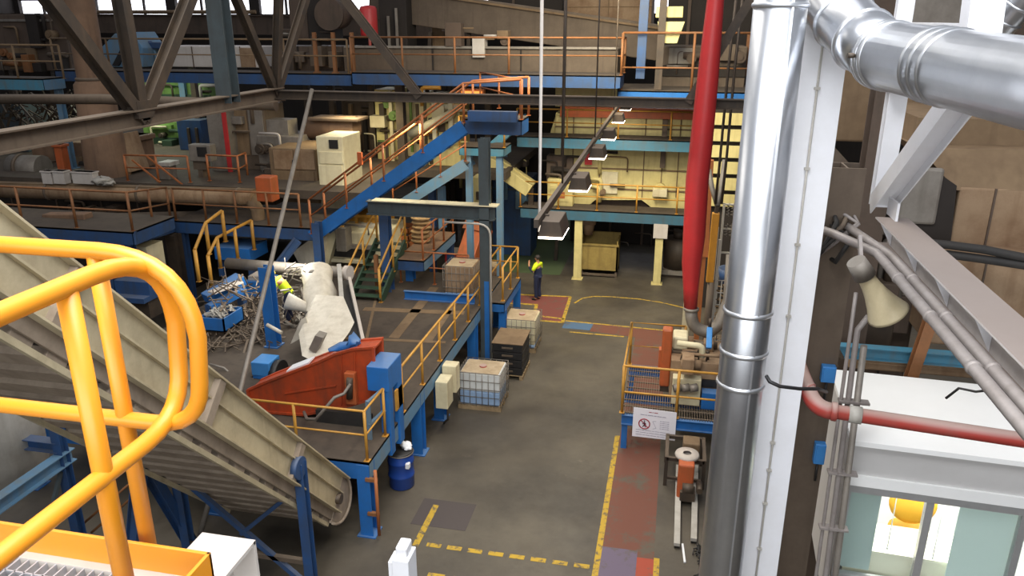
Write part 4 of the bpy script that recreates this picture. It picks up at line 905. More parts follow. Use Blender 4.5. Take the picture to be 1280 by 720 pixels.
MB().tube([b-V((.2, 0, 0)), P(322, 262, y=23.4), P(326, 300, y=23.2)], .22, 12).build('down_spout', TAN, t)
tag(MB().box(P(321, 252, y=22.8), P(338, 222, y=22.8)+V((0, .5, 0))).build('orange_guard', ORM, bev=.04), 'bright orange guard box at the end of the brown trough', 'guard')
tag(MB().bar(P(60, 276, y=20.2), P(112, 276, y=20.2), .4, .5).bar(P(112, 276, y=20.2), P(125, 300, y=20.2), .1, .3).build('floor_gearbox', BRK, bev=.03), 'brown gearbox unit on the left walkway behind its guardrail', 'gearbox')
# dark interior masses behind the left walkway
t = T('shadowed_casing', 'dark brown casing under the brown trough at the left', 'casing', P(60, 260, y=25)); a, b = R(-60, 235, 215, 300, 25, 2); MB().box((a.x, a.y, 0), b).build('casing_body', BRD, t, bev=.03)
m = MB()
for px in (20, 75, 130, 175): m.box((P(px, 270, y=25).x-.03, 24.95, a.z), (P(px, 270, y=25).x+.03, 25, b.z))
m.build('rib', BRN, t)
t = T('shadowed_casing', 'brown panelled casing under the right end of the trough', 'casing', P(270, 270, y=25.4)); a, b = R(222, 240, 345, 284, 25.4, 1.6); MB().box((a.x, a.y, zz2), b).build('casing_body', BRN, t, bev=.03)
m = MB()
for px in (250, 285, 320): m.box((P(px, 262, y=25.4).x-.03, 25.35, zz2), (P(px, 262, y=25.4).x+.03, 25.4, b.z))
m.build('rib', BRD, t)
# machine floor level (a mezzanine carrying the machines at the left)
mz = P(150, 226, y=24.5).z
struct('floor_mezzanine', MB().box((-34, 24.3, mz-.3), (-10.2, 38, mz)).box((-10.2, 29, mz-.3), (-6.4, 38, mz)), DEC)
# ================================================================ MACHINES ON THE MEZZANINE
def machine(name, label, cat, r, y, dep, mat, extra=(), bev=.03, base=None, group=None, legs=None):
    a, b = R(*r, y, dep); z = a.z if base is None else base
    t = T(name, label, cat, ((a.x+b.x)/2, y+dep/2, min(z, a.z)), group)
    MB().box((a.x, y, z), b).build('casing_body', mat, t, bev=bev)
    if legs is not None:
        for x in (a.x+.3, a.x+(b.x-a.x)*.5): MB().box((x-.12, y+dep-.4, legs), (x+.12, y+dep-.15, a.z)).build('leg', STL, t)
    for nm, rr, off, d, mt in extra:
        c, e = R(*rr, y-off, d); MB().box(c, e).build(nm, mt, t, bev=.01)
    return t, a, b
machine('control_cabinet', 'tall beige control cabinet at the foot of the main stair', 'cabinet', (338, 186, 396, 240), 26.0, 2.2, TAN, (('door', (342, 188, 366, 212), .05, .06, TAL), ('door', (368, 188, 393, 212), .05, .06, TAL), ('door', (342, 214, 393, 238), .05, .06, TAN), ('handle', (365, 200, 366.5, 206), .09, .05, BLK)), base=zz2)
machine('control_cabinet', 'pale cream control cabinet with a small dark screen beside the main stair', 'cabinet', (397, 171, 430, 236), 25.4, 1.6, CRL, (('screen', (411, 175, 422, 186), .04, .05, BLK), ('door', (399, 190, 428, 205), .04, .05, CRL), ('door', (399, 207, 428, 232), .04, .05, CRL)), base=zz2)
machine('grey_mixer', 'grey boxy mixer machine behind the slanting pole', 'machine', (324, 170, 376, 236), 27.5, 1.6, GRY, (('panel', (330, 150, 360, 170), -.2, .8, GRY), ('dark_opening', (352, 184, 372, 200), .05, .06, BLK), ('motor_block', (334, 205, 350, 226), .4, .4, STL)), base=mz)
t, a, b = machine('brown_tank', 'brown horizontal tank above the beige control cabinet', 'tank', (384, 148, 446, 152), 28, 1.2, BRN, base=None)
c1, c2 = P(384, 160, y=28.6), P(446, 160, y=28.6); MB().cyl(c1, c2, .45, n=20).build('tank_shell', BRK, t); MB().box((c1.x+.3, 28.4, mz), (c1.x+.5, 28.8, c1.z-.3)).box((c2.x-.5, 28.4, mz), (c2.x-.3, 28.8, c1.z-.3)).build('leg', STL, t)
machine('grey_tower', 'tall grey tower casing, left of two, with a red pipe on its side', 'casing', (262, 138, 287, 222), 27, 1.2, GRY, (('red_edge', (281, 140, 286, 222), .06, .08, RED),), base=mz)
machine('grey_tower', 'wide stained grey casing right of the red edged tower', 'casing', (287, 132, 332, 196), 27.6, 1.6, STB, (('stained_panel', (290, 138, 310, 194), .04, .06, TAN), ('stained_panel', (312, 138, 330, 194), .04, .06, GRY)), base=mz)
machine('operator_panel', 'grey operator panel with a square window behind orange rails', 'control panel', (236, 181, 263, 202), 25.6, .4, GRY, (('window', (246, 184, 258, 196), .03, .04, BLK),))
a, b = R(243, 202, 258, 226, 25.7, .3); tag(MB().box((a.x+.15, a.y, mz), (a.x+.25, b.y, b.z)).box((b.x-.25, a.y, mz), (b.x-.15, b.y, b.z)).box((a.x, a.y-.02, mz+.3), (b.x, b.y, mz+.7)).build('panel_stand', STB), 'grey stand under the operator panel', 'stand')
machine('small_pump', 'small grey pump box behind the orange rails', 'pump', (198, 206, 211, 226), 25, .5, GRY, (('cap', (197, 203, 212, 208), .04, .6, LGR),), base=mz)
guardrail('orange guardrail with diagonal stays in front of the green machine', [P(160, 226, y=24.6), P(238, 228, y=24.6)], .95, 1.3, ORG, .035, group='guardrails of the machine floor')
guardrail('orange guardrail around the grey tower bases', [P(262, 226, y=25.0), P(300, 228, y=25.0), P(310, 222, y=26.5)], .95, 1.2, ORG, .035, group='guardrails of the machine floor')
for k, (p, q) in enumerate((((165, 200), (200, 228)), ((183, 195), (232, 234)))):
    tag(MB().bar(P(*p, y=24.55), P(*q, y=24.4), .05, .05).build('diagonal_stay', ORG), ('left', 'right')[k]+' orange diagonal stay before the green machine', 'stay', 'orange stays')
t, a, b = machine('green_machine', 'lime green lit machine in the left background', 'machine', (180, 152, 246, 188), 33, 2, GRN, (('dark_slot', (184, 172, 240, 186), .06, .1, DGN), ('roller', (186, 156, 214, 162), .2, .3, GRN)), base=mz)
machine('green_machine', 'upper lime green panel machine under the far walkway', 'machine', (182, 100, 262, 140), 34, 2, GRN, (('blue_post', (224, 98, 231, 132), .2, .2, BLL), ('dark_bar', (182, 118, 262, 122), .1, .12, DGN)), legs=mz)
machine('blue_machine', 'dark blue machine block right of the lime green machine', 'machine', (222, 150, 252, 180), 31.5, 1, BLD, (('frame_bar', (234, 160, 237, 180), .1, .1, STL), ('frame_bar', (244, 160, 247, 180), .1, .1, STL)), base=mz)
t = T('dusty_hopper', 'dusty cream tapered hopper behind the left walkway', 'hopper', P(142, 220, y=25.5)); q = [P(*p, y=25.5) for p in ((127, 172), (146, 168), (162, 216), (124, 222))]
MB().prism(q, (0, 1.2, 0)).build('hopper_body', TAL, t, bev=.03); a, b = R(133, 178, 141, 202, 25.42, .1); MB().box(a, b).build('dark_opening', BRD, t)
a, b = R(150, 170, 172, 196, 26.8, 1); tag(MB().box((a.x, a.y, mz), b).box((a.x-.15, a.y-.1, b.z-.2), (b.x+.15, b.y, b.z)).build('brown_casing', BRK, bev=.04), 'rusty brown casing beside the dusty cream hopper', 'casing')
a, b = R(69, 181, 78, 213, 25.4, .35); tag(MB().box((a.x, a.y, mz), b).box((a.x-.06, a.y-.05, b.z-.1), (b.x+.06, b.y+.05, b.z)).build('orange_pillar', ORM, bev=.02), 'bright orange pillar guard on the machine floor', 'guard')
for k, (r, lab) in enumerate((((52, 214, 64, 230), 'white open box on the trough, leftmost of three'), ((66, 214, 80, 230), 'white open box tilted against the leftmost one'), ((90, 215, 116, 230), 'large white box standing on the brown trough'))):
    a, b = R(*r, 23.1, .3); m = MB().box(a, b).box((a.x-.03, a.y-.03, b.z-.05), (b.x+.03, b.y+.03, b.z)); tag(m.build('white_box', WHD, bev=.01), lab, 'box', 'white boxes on the trough')
tag(MB().ell(P(128, 226, y=23.2), (.35, .3, .14)).ell(P(136, 228, y=23.2), (.2, .2, .1)).build('plastic_heap', GRN if 0 else LGR, jit=.05), 'crumpled pale plastic heap beside the large white box', 'plastic heap')
a, b = R(5, 196, 42, 228, 25.4, 1.0); t = T('grey_drum_machine', 'grey drum shaped machine at the left edge behind the trough', 'machine', (a.x, a.y, mz)); MB().cyl((a.x, 25.9, (a.z+b.z)/2), (b.x, 25.9, (a.z+b.z)/2), .5, n=20).build('drum_shell', GRY, t); MB().box((a.x, 25.5, mz), (b.x, 26.3, a.z+.2)).build('plinth', STL, t)
MB().cyl((a.x+.35, 25.9, (a.z+b.z)/2), (a.x+.5, 25.9, (a.z+b.z)/2), .55, n=20).build('band', STB, t)
machine('brown_machine', 'large brown machine body beneath the near truss chord', 'machine', (42, 178, 132, 226), 27.5, 2, BRK, (('sloping_plate', (82, 196, 104, 222), .3, .3, TAN), ('panel_seam', (70, 180, 72, 226), .04, .05, BRD), ('panel_seam', (108, 180, 110, 226), .04, .05, BRD)), base=mz)
m = MB()
for i in range(110):
    c = P(random.uniform(0, 96), random.uniform(118, 168), y=random.uniform(27, 30)); d = V((random.uniform(-1, 1), random.uniform(-.3, .3), random.uniform(-1, 1))).normalized()*random.uniform(.15, .6); m.bar(c-d, c+d, random.choice((.04, .06, .1)), .05)
tag(m.build('pipework', STL), 'dense dark pipework behind the round brown silo', 'pipework', kind='stuff')
machine('grey_casing', 'grey shadowed casing at the left edge under the blue walkway', 'casing', (-30, 128, 28, 172), 29.5, 1.5, STG, (('panel_seam', (0, 128, 1.5, 172), .04, .05, BRD),), base=mz)
# round silo
bs = P(113, 190, y=24.6); t = T('round_silo', 'tall round brown silo column rising past the left windows', 'silo', (bs.x, 25.4, mz))
zj = P(106, 102, y=24.6).z; r0 = 37/2*26.5/960
MB().lathe([(r0, zj), (r0, 13)], (bs.x-.05, 25.4, 0), n=32).build('shaft', BRK, t)
MB().lathe([(r0*1.55, mz), (r0*1.3, zj-.15), (r0*1.05, zj), (r0, zj+.05)], (bs.x-.05, 25.4, 0), n=32).build('skirt', BRK, t)
MB().lathe([(r0, zj-.02), (r0*1.12, zj), (r0*1.12, zj+.08), (r0, zj+.1)], (bs.x-.05, 25.4, 0), n=32).build('band', STB, t)
# ================================================================ DARK ROOF TRUSSES (near, left)
TA = P(345, 118, y=20); tx, tz = TA.x, TA.z
t = T('dark_truss', 'dark brown roof truss coming towards the left edge', 'truss', (tx, 14, tz))
MB().ibeam((tx, 5, tz), (tx, 20.2, tz), .36, .34, .03).build('bottom_chord', STB, t)
nd = P(177, 150, x=tx)
for (px, py) in ((58, -6), (150, -6), (238, -6)):
    e = P(px, py, x=tx); e = nd + (e-nd)*1.5
    MB().ibeam((tx, nd.y, nd.z), e, .26, .24, .02, up=V((1, 0, 0))).build('diagonal', STL, t)
MB().box((tx-.14, nd.y-.25, tz), (tx+.14, nd.y+.25, tz+.35)).build('gusset', STL, t)
n2 = P(357, 112, x=tx)
gz = P(286, 126, x=tx); MB().ibeam((tx, gz.y, tz), (tx, gz.y, 13), .42, .4, .03).build('upright', STG, t)
for (px, py) in ((298, -6), (386, -6), (352, -6)):
    e = P(px, py, x=tx) if px != 352 else P(352, -6, y=20); e = n2 + (e-n2)*1.4
    MB().ibeam((tx, 20, tz), e, .2, .2, .02, up=V((1, 0, 0))).build('diagonal', STL, t)
t = T('dark_truss', 'dark brown roof truss chord spanning across behind the red pipe', 'truss', (-4, 20, tz))
MB().ibeam((tx-.2, 20, tz), (2.0, 20, tz-.02), .24, .26, .025).build('bottom_chord', STL, t)
for a_, b_ in (((525, 118), (428, -6)), ((860, 126), (950, -20))):
    e0, e1 = P(*a_, y=20), P(*b_, y=20); MB().ibeam((e0.x, 20, tz), e1 + (e1-e0)*.3, .2, .2, .02, up=V((0, 1, 0))).build('diagonal', STL, t)
tag(MB().tube([P(-40, 124, y=22), P(130, 124, y=22), P(345, 132, y=22)], .16, 12).build('service_pipe', STB), 'brown service pipe running behind the near dark truss chord', 'pipe')

# ================================================================ UPPER FAR WALKWAY
uy = 27.0; uz = P(600, 92, y=uy).z
xl_, xr_ = P(440, 98, y=uy).x, P(776, 98, y=uy).x
walkway('upper far walkway with blue edge, centre stretch before the brown gallery', xl_, xr_, uy, uy+1.6, uz, (), th=.42, mat=BLD, name='walkway', lmat=STG)
guardrail('rusty orange guardrail of the upper far walkway, centre stretch', [(xl_, uy+.05, uz), (xr_, uy+.05, uz), (xr_, uy+1.5, uz)], 1.2, 2.0, ORD, .035, group='guardrails of the upper walkways')
xq = P(56, 98, y=uy).x
walkway('upper far walkway with blue edge, left stretch behind the dark truss', xq, xl_-.3, uy+.6, uy+2, uz-.1, (), th=.42, mat=BLD, name='walkway', sides='fb')
guardrail('pale guardrail of the upper far walkway, left stretch', [(xq, uy+.65, uz-.1), (xl_-.4, uy+.65, uz-.1)], 1.2, 2.4, TAN, .035, group='guardrails of the upper walkways')
a = P(-60, 103, y=25.5); b = P(54, 103, y=25.5); walkway('light blue walkway end at the upper left corner', a.x-3, b.x, 25.5, 26.6, a.z+.2, ((b.x-.2, 26.4),), zleg=mz, th=.42, mat=BLL, smat={'f': TEA}, name='walkway')
guardrail('white topped guardrail on the light blue walkway end', [(a.x-3, 25.55, a.z+.2), (b.x+.9, 25.55, a.z+.2)], 1.2, 1.8, TAN, .035, group='guardrails of the upper walkways')
for px, lab in ((397, 'left orange ladder post at the upper far walkway'), (420, 'middle orange ladder post at the upper far walkway'), (443, 'right orange ladder post at the upper far walkway')):
    c = P(px, 100, y=27.7); tag(MB().box((c.x-.06, 27.65, uz-.1), (c.x+.06, 27.77, uz+1.35)).box((c.x-.11, 27.62, uz-.1), (c.x+.11, 27.82, uz-.05)).build('ladder_post', ORD), lab, 'post', 'orange ladder posts')
machine('brown_gallery', 'long brown enclosed gallery behind the upper far walkway', 'gallery', (430, 60, 772, 100), 29.5, 2.2, STB, (('panel_seam', (540, 60, 542, 100), .04, .05, BRD), ('panel_seam', (650, 60, 652, 100), .04, .05, BRD), ('pale_roof_edge', (430, 58, 772, 61), .1, .2, GRY)), legs=0)
machine('dark_gallery', 'dark gallery section left of the long brown gallery', 'gallery', (345, 58, 428, 92), 30.2, 2.2, BRN, (('panel_seam', (372, 58, 374, 92), .04, .05, BRD),), legs=mz)
machine('pale_casing', 'pale grey white casing behind the upper left guardrail', 'casing', (200, 58, 322, 84), 30.5, 2, WHD, (('panel_seam', (240, 58, 241, 84), .03, .05, BRN), ('panel_seam', (300, 58, 301, 84), .03, .05, BRN), ('tan_panel', (300, 60, 318, 84), .05, .06, TAL)), legs=mz)
t = T('covered_stair', 'blue grey covered chute left of the pale casing', 'chute', P(130, 85, y=30)); MB().prism([P(*p, y=29.5) for p in ((118, 68), (143, 42), (165, 40), (178, 60), (178, 84), (140, 84))], (0, 1.5, 0)).build('chute_body', BLL, t, bev=.03); MB().prism([P(*p, y=29.4) for p in ((140, 82), (158, 46), (164, 48), (148, 82))], (0, .1, 0)).build('side_strip', BLK, t)
machine('dark_machine', 'dark brown machinery mass under the left windows', 'machine', (-40, 18, 84, 88), 33, 2, BRN, (('tan_panel', (10, 60, 46, 86), .1, .1, TAN), ('pale_strip', (-40, 24, 60, 27), .1, .12, GRY), ('vertical_duct', (34, 18, 48, 60), .3, .3, BRD)), legs=mz)
tag(MB().ibeam((-45, 46, P(150, 28, y=46).z), (-6, 46, P(150, 28, y=46).z-.3), 1.15, .4, .06).build('roof_girder', BRN), 'deep brown roof girder below the bright windows', 'girder')
tag(MB().tube([P(105, 15, y=47.7), P(320, 15, y=47.7)], .12, 8).build('service_pipe', TAN), 'pale service pipe along the foot of the bright windows', 'pipe')
t = T('red_tank', 'red cylindrical tank above the upper far walkway', 'tank', P(462, 48, y=30)); a, b = P(462, 46, y=30), P(462, 8, y=30)
MB().lathe([(0, 0), (.32, .02), (.34, .1), (.34, (b-a).length-.1), (.28, (b-a).length), (0, (b-a).length+.05)], a, Z, 20).build('tank_shell', RED, t); MB().cyl(a-Z*.6, a, .06, n=8).build('leg', RDP, t)
machine('dark_fan', 'dark round fan casing right of the windows', 'fan', (384, -10, 412, 52), 30, 1.2, BRD, (('side_box', (362, -5, 384, 48), -.3, .8, BRN),))
a = P(412, 18, y=29.6); tag(MB().cyl(a, a+V((0, .9, 0)), .55, n=24).cyl(a-V((0, .1, 0)), a, .6, n=24).build('fan_wheel_cover', BRN), 'round brown fan cover beside the dark fan casing', 'fan')
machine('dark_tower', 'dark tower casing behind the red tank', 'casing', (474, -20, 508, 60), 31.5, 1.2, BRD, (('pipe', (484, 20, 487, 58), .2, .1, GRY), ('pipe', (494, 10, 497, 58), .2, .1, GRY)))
t = T('sloping_gallery', 'brown sloping belt gallery across the top of the picture', 'gallery', P(640, 35, y=33)); MB().bar(P(470, 2, y=33), P(830, 54, y=33), 1.6, 1.35).build('gallery_body', STB, t, bev=.03); MB().bar(P(470, -16, y=32.9), P(830, 36, y=32.9), 1.7, .08).build('roof_strip', TAN, t)
for k, px in enumerate((524, 572, 700)):
    c = P(px, 40, y=32.6); tag(MB().bar((c.x, 32.6, mz if px < 560 else 0), (c.x+.5, 32.6, c.z), .15, .15).build('trestle_leg', STL), ('left', 'middle', 'right')[k]+' dark trestle leg below the sloping belt gallery', 'trestle', 'trestle legs')
machine('cream_silo', 'large dusty cream silo wall at top centre', 'silo', (706, -40, 815, 62), 35, 3, TAL, (('seam', (760, -40, 761, 62), .03, .05, TAN), ('seam', (706, 8, 815, 9), .03, .05, TAN)), legs=0)
machine('pale_casing', 'small pale casing under the sloping belt gallery', 'casing', (540, 30, 572, 58), 34, 1, TAL, (('panel_seam', (555, 30, 556, 58), .03, .04, BRN),), legs=0)
machine('dark_casing', 'black casing at top centre above the sloping gallery', 'casing', (610, -30, 704, 16), 36, 1, BRD, (('rib', (640, -30, 643, 16), .1, .1, BRN),), base=0)
a, b = R(819, 8, 853, 48, 28, 1.0); t = T('cream_duct', 'cream angular duct piece above the right walkway', 'duct', (a.x, a.y, a.z)); MB().box((a.x, a.y, P(836, 22, y=28).z), b).build('upper_box', CRM, t, bev=.02); q = [P(*p, y=28) for p in ((822, 27), (856, 27), (846, 54), (826, 54))]; MB().prism(q, (0, 1, 0)).build('lower_taper', CRM, t)
a = P(800, 98, y=28.2); tag(MB().ibeam((a.x, 28.2, a.z), (a.x+.05, 28.2, 13), .32, .3).build('steel_column', BLD), 'bright blue column standing on the right upper platform', 'column')
a = P(822, 112, y=28.0); tag(MB().ibeam((a.x, 28.0, a.z), (a.x+.05, 28.0, 13), .26, .24).build('steel_column', STL), 'black column right of the bright blue column', 'column')
a, b = P(772, 118, y=27.8), P(905, 118, y=27.8)
walkway('right upper platform with blue edge behind the red pipe', a.x, b.x+1.5, 27.8, 31, a.z+.15, (), th=.4, mat=BLU, name='platform', cat='platform')
guardrail('brown guardrail on the right upper platform', [(a.x+.1, 27.85, a.z+.15), (b.x+1.3, 27.85, a.z+.15)], 1.9, 2.2, ORD, .04, group='guardrails of the upper walkways', mids=(.4,))
machine('grey_plenum', 'dim grey plenum casing on the right upper platform', 'casing', (826, 58, 932, 118), 30, 2.5, STB, (('panel', (836, 60, 868, 80), .1, .1, GRY), ('dark_band', (826, 82, 932, 96), .06, .1, BRD)))
machine('dark_wall_casing', 'dark brown casing left of the galvanised duct at the top', 'casing', (835, -40, 1000, 60), 33, 1.5, BRD, (('pale_rib', (860, -40, 864, 60), .1, .1, BRN), ('orange_fitting', (932, 40, 940, 95), 1.5, .2, ORD)))
# ================================================================ CREAM HOPPER BUILDING
t = T('cream_hopper', 'large cream panelled hopper building behind the aisle end', 'hopper', P(770, 250, y=31))
a, b = R(684, 172, 872, 247, 31.2, 4.5); b.z = P(770, 143, y=31.2).z
MB().box((a.x+.3, a.y, a.z), (b.x, b.y, b.z)).build('upper_body', CRM, t, bev=.04)
q = [P(*p, y=31.15) for p in ((708, 247), (872, 247), (872, 268), (826, 268), (802, 250), (744, 250), (722, 268), (708, 268))]
MB().prism(q, (0, .15, 0)).build('funnel', CRM, t)
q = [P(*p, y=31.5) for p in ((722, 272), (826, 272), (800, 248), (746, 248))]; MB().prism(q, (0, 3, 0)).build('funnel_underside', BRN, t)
m = MB()
for px in (716, 750, 805, 828, 848): m.box((P(px, 200, y=31.2).x-.02, 31.16, a.z), (P(px, 200, y=31.2).x+.02, 31.2, b.z))
for py in (160, 211, 236): z = P(770, py, y=31.2).z; m.box((a.x+.3, 31.16, z-.03), (b.x, 31.2, z+.03))
m.build('panel_ribs', TAN, t)
c, e = R(752, 215, 772, 242, 31.1, .1); MB().box(c, e).build('door', CRL, t, bev=.01)
c, e = R(757, 189, 772, 194, 31.1, .1); MB().box(c, e).build('vent', BRD, t)
c, e = R(820, 150, 838, 210, 30.9, .3); MB().box((c.x+.2, c.y, c.z), (c.x+.4, e.y, e.z)).build('riser_pipe', STB, t)
c, e = R(700, 135, 872, 148, 31.0, .3); MB().box(c, e).build('orange_header', ORM, t)
c, e = R(694, 106, 764, 134, 31.6, 3); MB().box(c, e).build('top_box', CRM, t, bev=.03)
q = [P(*p, y=31.6) for p in ((686, 172), (696, 140), (702, 140), (702, 172))]; MB().prism(q, (0, 2, 0)).build('side_taper', CRM, t)
xl2, xr2 = P(646, 178, y=30).x, P(905, 178, y=30).x; z2 = P(760, 173, y=30).z
walkway('blue upper walkway across the front of the cream hopper', xl2, xr2, 30, 31.1, z2, (), th=.42, mat=TEA, name='walkway')
guardrail('yellow guardrail on the upper walkway of the cream hopper', [(xl2, 30.05, z2), (xr2, 30.05, z2)], 1.05, 2.0, YEL2, .03, group='guardrails of the cream hopper')
xl3 = P(650, 266, y=30).x; z3 = P(718, 262, y=30).z
walkway('dusty blue lower walkway across the front of the cream hopper', xl3, xr2, 30, 31.1, z3, (), th=.42, mat=TED, name='walkway', lmat=CRM)
guardrail('yellow guardrail on the lower walkway of the cream hopper', [(xl3, 30.05, z3), (xr2, 30.05, z3)], 1.05, 1.5, YEL2, .03, group='guardrails of the cream hopper')
for px, lab in ((720, 'cream column left of the tan bin under the hopper'), (821, 'cream column right of the tan bin under the hopper')):
    c = P(px, 352, z=0); t = T('hopper_column', lab, 'column', (c.x, 30.2, 0), 'cream hopper columns'); MB().ibeam((c.x, 30.2, 0), (c.x, 30.2, z3-.4), .28, .3).build('shaft', CRM, t); MB().box((c.x-.22, 30, 0), (c.x+.22, 30.4, .03)).build('base_plate', CRM, t)
    if px > 800: MB().box((c.x-.25, 29.98, z3-1.0), (c.x+.3, 30.45, z3-.42)).build('head_plate', WHD, t)
a, b = R(725, 296, 772, 348, 30.6, 1.3); t = T('storage_bin', 'tan stained storage bin between the cream columns', 'bin', ((a.x+b.x)/2, 31.2, 0)); bz = b.z-.1
MB().box((a.x, 30.6, .25), (b.x, 30.66, bz-.25)).box((a.x, 31.84, .25), (b.x, 31.9, bz)).box((a.x, 30.6, .25), (a.x+.06, 31.9, bz-.1)).box((b.x-.06, 30.6, .25), (b.x, 31.9, bz-.1)).box((a.x, 30.6, .25), (b.x, 31.9, .3)).build('bin_shell', BIN, t)
MB().bar((a.x-.03, 30.6, bz-.25), (b.x+.03, 30.6, bz-.25), .08, .07).build('rim', BIN, t)
m = MB().box((a.x, 30.6, .05), (b.x, 30.7, .13)).box((a.x, 31.8, .05), (b.x, 31.9, .13))
m.build('base_frame', STB, t)
for x in (a.x+.02, b.x-.1):
    for y in (30.62, 31.8): MB().box((x, y, 0), (x+.1, y+.1, .27)).build('leg', STB, t)
a, b = R(726, 272, 742, 295, 30.9, .6); tag(MB().cyl((a.x+.3, 31.2, a.z), (a.x+.3, 31.2, b.z), .18, .3, 16).box((a.x, 30.9, b.z-.3), (a.x+.6, 31.5, b.z)).build('outlet_spout', TAL), 'tan outlet spout above the storage bin', 'spout')
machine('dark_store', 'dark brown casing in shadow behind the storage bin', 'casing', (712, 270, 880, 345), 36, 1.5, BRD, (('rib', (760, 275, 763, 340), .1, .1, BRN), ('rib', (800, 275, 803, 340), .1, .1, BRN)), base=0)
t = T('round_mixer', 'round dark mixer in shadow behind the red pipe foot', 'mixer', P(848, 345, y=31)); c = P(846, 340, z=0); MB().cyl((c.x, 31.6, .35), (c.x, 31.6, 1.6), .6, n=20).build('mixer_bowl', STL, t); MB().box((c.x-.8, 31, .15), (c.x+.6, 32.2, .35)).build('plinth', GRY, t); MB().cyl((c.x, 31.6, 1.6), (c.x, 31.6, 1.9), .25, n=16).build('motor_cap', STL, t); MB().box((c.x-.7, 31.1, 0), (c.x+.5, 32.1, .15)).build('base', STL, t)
machine('brown_motor', 'brown motor unit with red fitting on the lower hopper walkway', 'motor', (683, 195, 716, 232), 30.9, .7, BRN, (('face_plate', (688, 208, 704, 222), .05, .06, BRD), ('red_fitting', (731, 192, 740, 206), -.1, .2, RED)))
machine('cream_cabinet', 'small cream cabinet on the lower hopper walkway', 'cabinet', (684, 224, 716, 256), 30.5, .4, CRM, (('door', (688, 232, 712, 252), .03, .04, CRM), ('orange_mark', (693, 240, 706, 248), .05, .03, ORG)), base=z3)
t = T('cream_conveyor', 'cream inclined conveyor left of the hopper walkways', 'conveyor', P(640, 230, y=28)); a, b = P(606, 196, y=30.5), P(664, 236, y=30.5); MB().bar(a, b, 1.0, .5).build('conveyor_body', CRM, t, bev=.02); MB().bar(a+Z*.3, b+Z*.3, .1, .12).build('side_rail', CRM, t); MB().box((b.x-.1, 30.4, z3), (b.x+.1, 30.6, b.z)).build('leg', STL, t)
machine('cream_gearbox', 'cream gearbox block left of the inclined cream conveyor', 'gearbox', (590, 222, 608, 260), 28, .8, CRM, (('bearing', (595, 240, 604, 250), .1, .1, STL),))
machine('blue_press', 'dark blue machine behind the cream inclined conveyor', 'machine', (612, 222, 664, 256), 33, 1.5, BLD, (('rail', (612, 236, 664, 238), .1, .1, STG), ('pipe', (630, 190, 634, 250), .3, .1, BLL)), base=0)
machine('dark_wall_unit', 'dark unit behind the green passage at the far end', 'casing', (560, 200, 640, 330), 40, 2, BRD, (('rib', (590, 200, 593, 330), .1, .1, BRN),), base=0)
t = T('slatted_screen', 'cream horizontal slatted screen between the red pipe and the duct', 'screen', P(910, 250, y=28)); m = MB()
for k in range(6):
    a, b = R(880, 142+k*20.5, 990, 157+k*20.5, 27.6, .08); m.box(a, b)
m.build('slats', CRM, t); a, b = R(880, 130, 990, 270, 27.75, .1); MB().box((a.x, a.y, 0), b).build('backing', BRD, t)
# yellow-lit machines behind the stairs
machine('cream_column_machine', 'yellow lit cream machine behind the main stair handrail', 'machine', (534, 118, 575, 200), 30, 1.5, CRM, (('pipe', (540, 120, 545, 190), .4, .2, CRL), ('pipe', (560, 120, 566, 180), .4, .2, CRL), ('dark_slot', (548, 140, 556, 165), .05, .08, BRN)), base=mz)
machine('cream_column_machine', 'pale green tinted tall machine left of the yellow lit one', 'machine', (470, 112, 496, 205), 31, 1.5, CRM, (('dark_gap', (480, 125, 484, 200), .05, .08, BRN), ('valve', (474, 130, 480, 160), .3, .3, STL), ('pipe', (487, 112, 491, 205), .3, .1, CRL)), base=mz)
machine('cream_column_machine', 'cream pipe rack machine between the dark column and the stair', 'machine', (508, 116, 530, 190), 32, 1.5, CRL, (('pipe', (512, 116, 515, 190), .3, .1, GRN), ('dark_gap', (520, 130, 524, 180), .05, .08, BRN)), base=mz)
a = P(502, 160, y=29); tag(MB().ibeam((a.x, 29, mz), (a.x, 29, uz-.3), .34, .3).build('steel_column', STL), 'dark column below the upper far walkway, left of the stair top', 'column')
tag(MB().tube([P(512, 168, y=29.4), P(560, 145, y=29.4), P(566, 140, y=29.8)], .18, 12).build('cream_pipe', CRL), 'short cream pipe slanting behind the stair handrail', 'pipe')
a, b = R(577, 114, 602, 126, 30, .3); t = T('lit_panel', 'glowing orange lit panel under the upper far walkway', 'panel', a); MB().box(a, b).build('glow_face', GLW, t); MB().box((a.x-.08, 30.05, a.z-.08), (b.x+.08, 30.35, b.z+.08)).build('frame', ORG, t)
machine('brown_back_casing', 'brown background casing between cabinets and main stair', 'casing', (430, 120, 470, 240), 33, 1, BRN, (('pipe', (438, 130, 442, 230), .4, .2, TAN), ('pipe', (455, 140, 459, 230), .4, .2, BRD)), base=mz)
guardrail('orange guardrail beside the stair top under the far walkway', [(lb.x-.3, 23.9, zl+.15), (la.x-.6, 27, uz-1)], 1.05, 1.5, ORG, .03, group='guardrails round the stairs')
